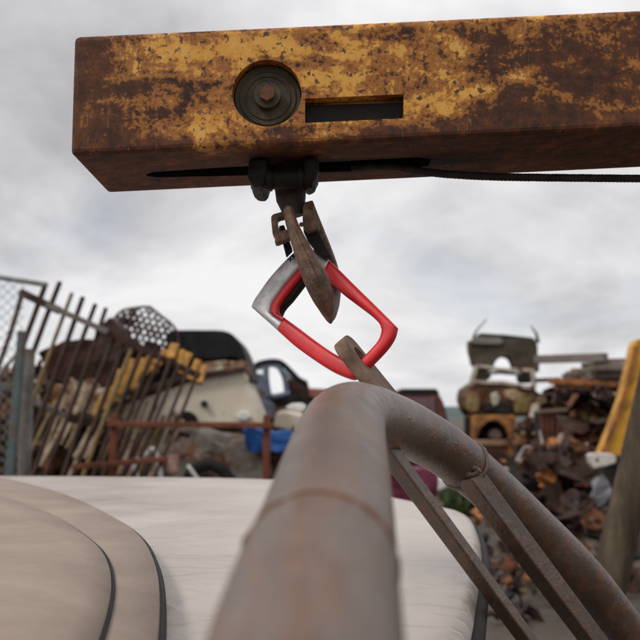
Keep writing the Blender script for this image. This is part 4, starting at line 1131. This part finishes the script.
c2t = thing('cream_cab', Vector((P(503, 410, YC).x, YC, P(503, 415, YC).z)), 'cream and olive truck cab with an empty windscreen, middle of the stack', 'truck cab')
PALE = M_paint('pale_cab_paint', (0.50, 0.44, 0.36), 4, 0.3)
def barpx(name, pts, w, m_, par, Y, d=0.12):
    mb = MB()
    for a, b in zip(pts, pts[1:]): mb.bar(P(a[0], a[1], Y), P(b[0], b[1], Y), w, d)
    return mb.build(name, m_, par, bevel=0.015)
barpx('windscreen_frame', [(475, 366), (486, 367), (500, 369.5), (516, 370), (532, 370.5)], 0.075, PALE, c2t, YC)
barpx('windscreen_frame', [(476, 366), (473, 376), (470, 386)], 0.10, PALE, c2t, YC)
barpx('windscreen_frame', [(532, 370), (534, 380), (534, 388)], 0.10, PALE, c2t, YC)
barpx('windscreen_frame', [(470, 381.5), (486, 382.5), (502, 382.5), (518, 386), (535, 388.5)], 0.085, PALE, c2t, YC - 0.02)
barpx('rear_frame', [(478, 374), (500, 372.5), (516, 374), (530, 374.5)], 0.07, DARK, c2t, YC + 1.2)
slab('rear_pillar', [(477, 368), (487, 370), (492, 377), (486, 381), (474, 380)], YC + 0.9, 0.4, KHAKI, c2t, 0.02)
slab('rear_pillar', [(519, 377), (524, 371), (531, 372), (532, 383), (522, 383)], YC + 0.9, 0.4, KHAKI, c2t, 0.02)
slab('cowl', [(467, 388), (474, 383), (502, 384), (534, 390), (539, 394), (539, 408), (534, 415), (500, 416), (474, 415), (467, 408), (465.5, 396)], YC, 1.2, M_paint('dark_olive_cab', (0.085, 0.068, 0.035), 3, 0.5, 0.6), c2t, 0.04, 0.08, 37, 0.14, scale=2.0)
slab('front_wing', [(466.5, 398), (471, 392), (478, 393), (481, 402), (479, 412), (471, 414), (466.5, 408)], YC - 0.12, 0.2, OLIVE_YELLOW, c2t, 0.04, 0.02, 5)
slab('front_wing', [(514, 399), (523, 393), (533, 396), (534, 407), (528, 414), (516, 413)], YC - 0.12, 0.2, OLIVE_YELLOW, c2t, 0.04, 0.02, 6)
slab('grille', [(491, 395), (496, 391), (500, 397), (498, 405), (493, 407)], YC - 0.1, 0.15, PALE, c2t, 0.03, 0.02, 7)
slab('torn_liner', [(504, 391), (516, 389), (524, 394), (522, 402), (512, 401), (506, 398)], YC - 0.1, 0.15, M_paint('tan_orange', (0.48, 0.33, 0.2), 4, 0.4), c2t, 0.03, 0.03, 8)
slab('centre_panel', [(482, 404), (506, 401), (513, 405), (510, 414), (484, 413)], YC - 0.09, 0.12, DARK, c2t, 0.03, 0.03, 9)

c3t = thing('orange_cab', Vector((P(494, 440, YC).x, YC, 0)), 'orange cab frame with a dark arched opening, carrying the two cabs above', 'cab frame')
ORG = M_paint('orange_cab_paint', (0.40, 0.17, 0.05), 4, 0.36, 0.6)
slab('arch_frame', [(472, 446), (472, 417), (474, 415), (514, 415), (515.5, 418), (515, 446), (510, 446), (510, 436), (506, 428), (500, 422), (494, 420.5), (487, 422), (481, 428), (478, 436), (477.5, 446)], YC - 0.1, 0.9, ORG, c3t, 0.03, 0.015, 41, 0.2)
slab('cross_bar', [(475, 440), (512, 440), (512, 446), (475, 446)], YC - 0.2, 0.12, M_paint('tan_bar', (0.33, 0.21, 0.13), 4, 0.4), c3t, 0.02)
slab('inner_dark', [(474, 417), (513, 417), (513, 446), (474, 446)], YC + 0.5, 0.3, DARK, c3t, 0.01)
slab('seat_lump', [(488, 437), (491, 430), (496, 428), (501, 431), (503, 438), (496, 440)], YC + 0.1, 0.3, M_noise('pinkish_cloth', [(0.3, (0.22, 0.16, 0.14)), (0.7, (0.36, 0.28, 0.25))], 4, 0.9), c3t, 0.05)
q = P(478, 446, YC); q2 = P(515, 446, YC)
mb = MB(); mb.box(((q.x + q2.x) / 2, YC + 0.3, q.z / 2 + 0.02), (q2.x - q.x, 0.9, q.z - 0.04)); o = mb.build('lower_box', RUSTY, c3t, bevel=0.02)
slab('side_strip', [(509, 447), (515, 447), (515, 478), (510, 478)], YC - 0.2, 0.1, ORG, c3t, 0.01)
slab('front_plate', [(480, 450), (500, 449), (506, 455), (504, 466), (482, 466)], YC - 0.19, 0.08, RUST_DARK, c3t, 0.01)
o = slab('dark_post', [(466, 417), (471, 416), (472, 432), (472, 470), (466, 470)], YC + 0.1, 0.3, DARK, None, 0.02)
tag(o, 'narrow dark upright beam at the left side of the orange cab frame', 'beam')
o.location.z -= 0.0

# --- right pile: beam, planks, channel, boxes, arms
def barth(name, a, b, w, d, m_, label, cat, group=None, bev=0.01):
    mb = MB(); mb.bar(P(*a), P(*b), w, d); o = mb.build(name, m_, bevel=bev); return tag(o, label, cat, group)
barth('steel_beam', (536, 359.5, 19), (606, 357.3, 17.6), 0.17, 0.14, M_noise('grey_brown_beam', [(0.3, (0.12, 0.09, 0.08)), (0.7, (0.2, 0.165, 0.15))], 4, 0.8), 'long grey brown beam jutting sideways from beside the khaki cab', 'beam')
barth('steel_rod', (536, 380.5, 19), (560, 379.5, 18.5), 0.09, 0.08, RUST_DARK, 'short dark rod below the long grey beam', 'rod')
pl_ = [((566, 374, 18), (640, 371, 17.5), 0.10, 'lowest weathered plank in the right stack'), ((584, 366, 18.2), (650, 362, 17.3), 0.11, 'upper pale weathered plank in the right stack'),
       ((574, 370.5, 17.4), (640, 378, 17.8), 0.09, 'weathered plank tipping down to the right in the stack'), ((596, 361.5, 17.9), (652, 360, 18), 0.09, 'topmost weathered plank of the right stack'),
       ((566, 376, 17.2), (610, 366, 17.6), 0.10, 'weathered plank tipping up to the right in the stack'), ((588, 376, 17), (648, 374, 17), 0.13, 'broad weathered plank at the front of the right stack'),
       ((580, 378.5, 17.2), (644, 380, 17.2), 0.10, 'weathered plank lying directly on the rust orange channel'), ((590, 368, 16.8), (644, 367.5, 16.8), 0.10, 'front pale weathered plank halfway up the right stack')]
for i, (a, b, w, lab) in enumerate(pl_):
    barth('plank', a, b, w, 0.28, WOOD if i % 2 == 0 else M_noise('grey_plank', [(0.3, (0.10, 0.08, 0.065)), (0.7, (0.26, 0.21, 0.18))], 3, 0.85), lab, 'plank', 'weathered planks on the right pile')
chn = thing('steel_channel', P(586, 388, 16.9), 'rust orange steel channel lying under the planks on the right', 'channel')
mb = MB(); mb.bar(P(551, 381.5, 16.9), P(626, 385, 16.9), 0.10, 0.3); mb.build('web', RUST_ORANGE, chn, bevel=0.01)
for x in (556, 572, 588, 604, 618):
    mb = MB(); mb.bar(P(x, 382, 16.85), P(x + 0.5, 390, 16.85), 0.07, 0.05); mb.build('tab', RUST_ORANGE, chn, bevel=0.006)
crate = thing('rusty_crate', Vector((P(558, 440, 16.3).x, 16.3, P(558, 447, 16.3).z)), 'rusty steel crate with upright orange slats in the right pile', 'crate')
slab('back_panel', [(540, 411), (582, 409), (583, 446), (541, 447)], 16.6, 0.5, DARK, crate, 0.02)
for x in (542, 547, 552, 558):
    mb = MB(); mb.bar(P(x, 411, 16.3), P(x + 0.5, 446, 16.3), 0.055, 0.05); mb.build('slat', RUST_RED, crate, bevel=0.006)
mb = MB(); mb.bar(P(575, 408, 16.2), P(574.5, 433, 16.2), 0.15, 0.1); mb.build('corner_post', RUST_ORANGE, crate, bevel=0.01)
mb = MB(); mb.bar(P(538, 411.5, 16.25), P(568, 409.5, 16.25), 0.06, 0.07); mb.build('top_rail', M_noise('tan_rail', [(0.3, (0.15, 0.10, 0.07)), (0.7, (0.24, 0.17, 0.12))], 4, 0.8), crate, bevel=0.006)
lv = thing('loader_arm', P(585, 456, 15.6), 'orange bent lever arm with a pinkish hub lying on the right heap', 'lever')
mb = MB(); mb.tube([P(*q) for q in spline([(558, 446, 15.6), (568, 441, 15.55), (578, 447, 15.5), (588, 456, 15.5)], 5)], 0.075, 10); mb.build('arm', RUST_ORANGE, lv)
slab('hub', [(558, 443), (562, 434), (570, 432), (575, 438), (572, 446), (562, 449)], 15.5, 0.25, M_noise('pinkish_cast', [(0.3, (0.22, 0.15, 0.12)), (0.7, (0.34, 0.25, 0.21))], 6, 0.8), lv, 0.04)
o = slab('white_bracket', [(589, 455), (593, 453.3), (612, 453.5), (616.5, 457), (616, 463), (606, 466), (594, 468.5), (590.5, 463)], 12.4, 0.16, M_paint('dirty_white', (0.62, 0.58, 0.53), 9, 0.22, 0.5), None, 0.012)
tag(o, 'white painted steel bracket with a dark hole, below the yellow boom', 'bracket')
q = P(597.5, 460.6, 12.4); mb = MB(); 
mb.cyl(q + Vector((-0.0, -0.05, 0)) - wpos(o), q + Vector((0, 0.3, 0)) - wpos(o), 0.033, 20); cut(o, [mb])
o = slab('grey_flap', [(595, 486), (603, 476), (611, 480), (612, 498), (602, 505), (596, 498)], 12.5, 0.12, M_noise('grey_blue', [(0.3, (0.13, 0.13, 0.14)), (0.7, (0.24, 0.24, 0.26))], 7, 0.6), None, 0.006, 0.06, 3, 0.07, scale=5)
tag(o, 'grey bent metal flap under the white bracket', 'metal flap')
for i, (pts, Y, m_, nm, lab, cat) in enumerate((
    ([(519, 468), (522, 455), (533, 446), (538, 452), (535, 466), (525, 474)], 17.6, M_noise('pale_scrap', [(0.3, (0.28, 0.25, 0.22)), (0.7, (0.46, 0.43, 0.39))], 4, 0.8), 'pale_bucket', 'pale grey crumpled bucket right of the orange cab frame', 'bucket'),
    ([(520, 474), (524, 464), (531, 463), (533, 472), (527, 478)], 17.3, M_noise('navy_tin', [(0.3, (0.006, 0.016, 0.05)), (0.7, (0.015, 0.035, 0.09))], 4, 0.6), 'blue_can', 'small dark blue can beside the pale bucket', 'can'),
    ([(516, 446), (520, 434), (527, 432), (528, 441), (522, 450)], 18.2, OLIVE_YELLOW, 'olive_canister', 'dull olive canister at the right of the orange cab frame', 'canister'),
    ([(543, 503), (550, 498), (565, 498), (567, 504), (556, 507), (544, 507)], 14.6, M_noise('tan_lump', [(0.3, (0.28, 0.18, 0.10)), (0.7, (0.44, 0.31, 0.19))], 5, 0.8), 'tan_bag', 'small tan bag at the foot of the right heap', 'bag'),
    ([(533, 418), (537, 404), (541, 405), (540, 424), (535, 432)], 18.8, PALE, 'pale_strip', 'narrow pale strip of trim leaning beside the cream cab', 'trim strip'),
    ([(553, 452), (566, 448), (588, 462), (590, 485), (570, 494), (552, 480)], 15.2, RUST_DARK, 'engine_block', 'large dark engine block in the middle of the right heap', 'engine'),
    ([(528, 482), (545, 470), (556, 482), (555, 500), (538, 508), (528, 498)], 15.4, M_noise('brown_cast', [(0.3, (0.035, 0.022, 0.016)), (0.7, (0.11, 0.06, 0.042))], 5, 0.85), 'gearbox', 'brown cast gearbox at the left of the right heap', 'gearbox'))):
    tag(slab(nm, pts, Y, 0.45, m_, None, 0.05, 0.05, 50 + i, 0.1), lab, cat)

# --- yellow boom and leaning post at the right edge
yb = thing('yellow_jib', Vector((P(612, 450, 13).x, 13, 0)), 'tapered yellow jib arm rising at the right edge behind the leaning post', 'jib')
jy = [(600, 456), (604, 446), (613, 424), (622, 398), (631, 362), (634, 346), (637, 340), (646, 337), (654, 344), (650, 380), (640, 420), (628, 456)]
slab('arm', jy, 13.0, 0.28, M_paint('jib_yellow', (0.60, 0.30, 0.028), 3.2, 0.30, 0.5), yb, 0.015)
slab('edge_strip', [(600, 456), (613, 424), (622, 398), (631, 362), (634, 346), (637, 346), (634, 366), (625, 400), (616, 427), (605, 454)], 12.96, 0.05, RUST_ORANGE, yb, 0.005)
q = P(614, 458, 13.1); mb = MB(); mb.box((q.x, 13.25, q.z / 2), (0.34, 0.3, q.z)); mb.build('pedestal', DARK, yb, bevel=0.02)
YL = 4.2
a, b = P(665, 345, YL), P(624, 520, YL)
t_ = (b - a).normalized(); foot = a + t_ * (a.z / -t_.z)
mb = MB()
pts = [foot.lerp(a - t_ * 0.75, k / 14) for k in range(15)]
mb.tube(pts, [0.083 * (1 + 0.03 * mnoise.noise(p * 5)) for p in pts], 18)
POLE = M_noise('olive_brown_pole', [(0.25, (0.018, 0.011, 0.008)), (0.5, (0.058, 0.04, 0.025)), (0.72, (0.115, 0.088, 0.054))], 5, 0.85, 0.5, stretch=(3, 3, 0.5))
tag(mb.build('leaning_pole', POLE), 'thick weathered brown pole leaning at the right edge', 'pole')
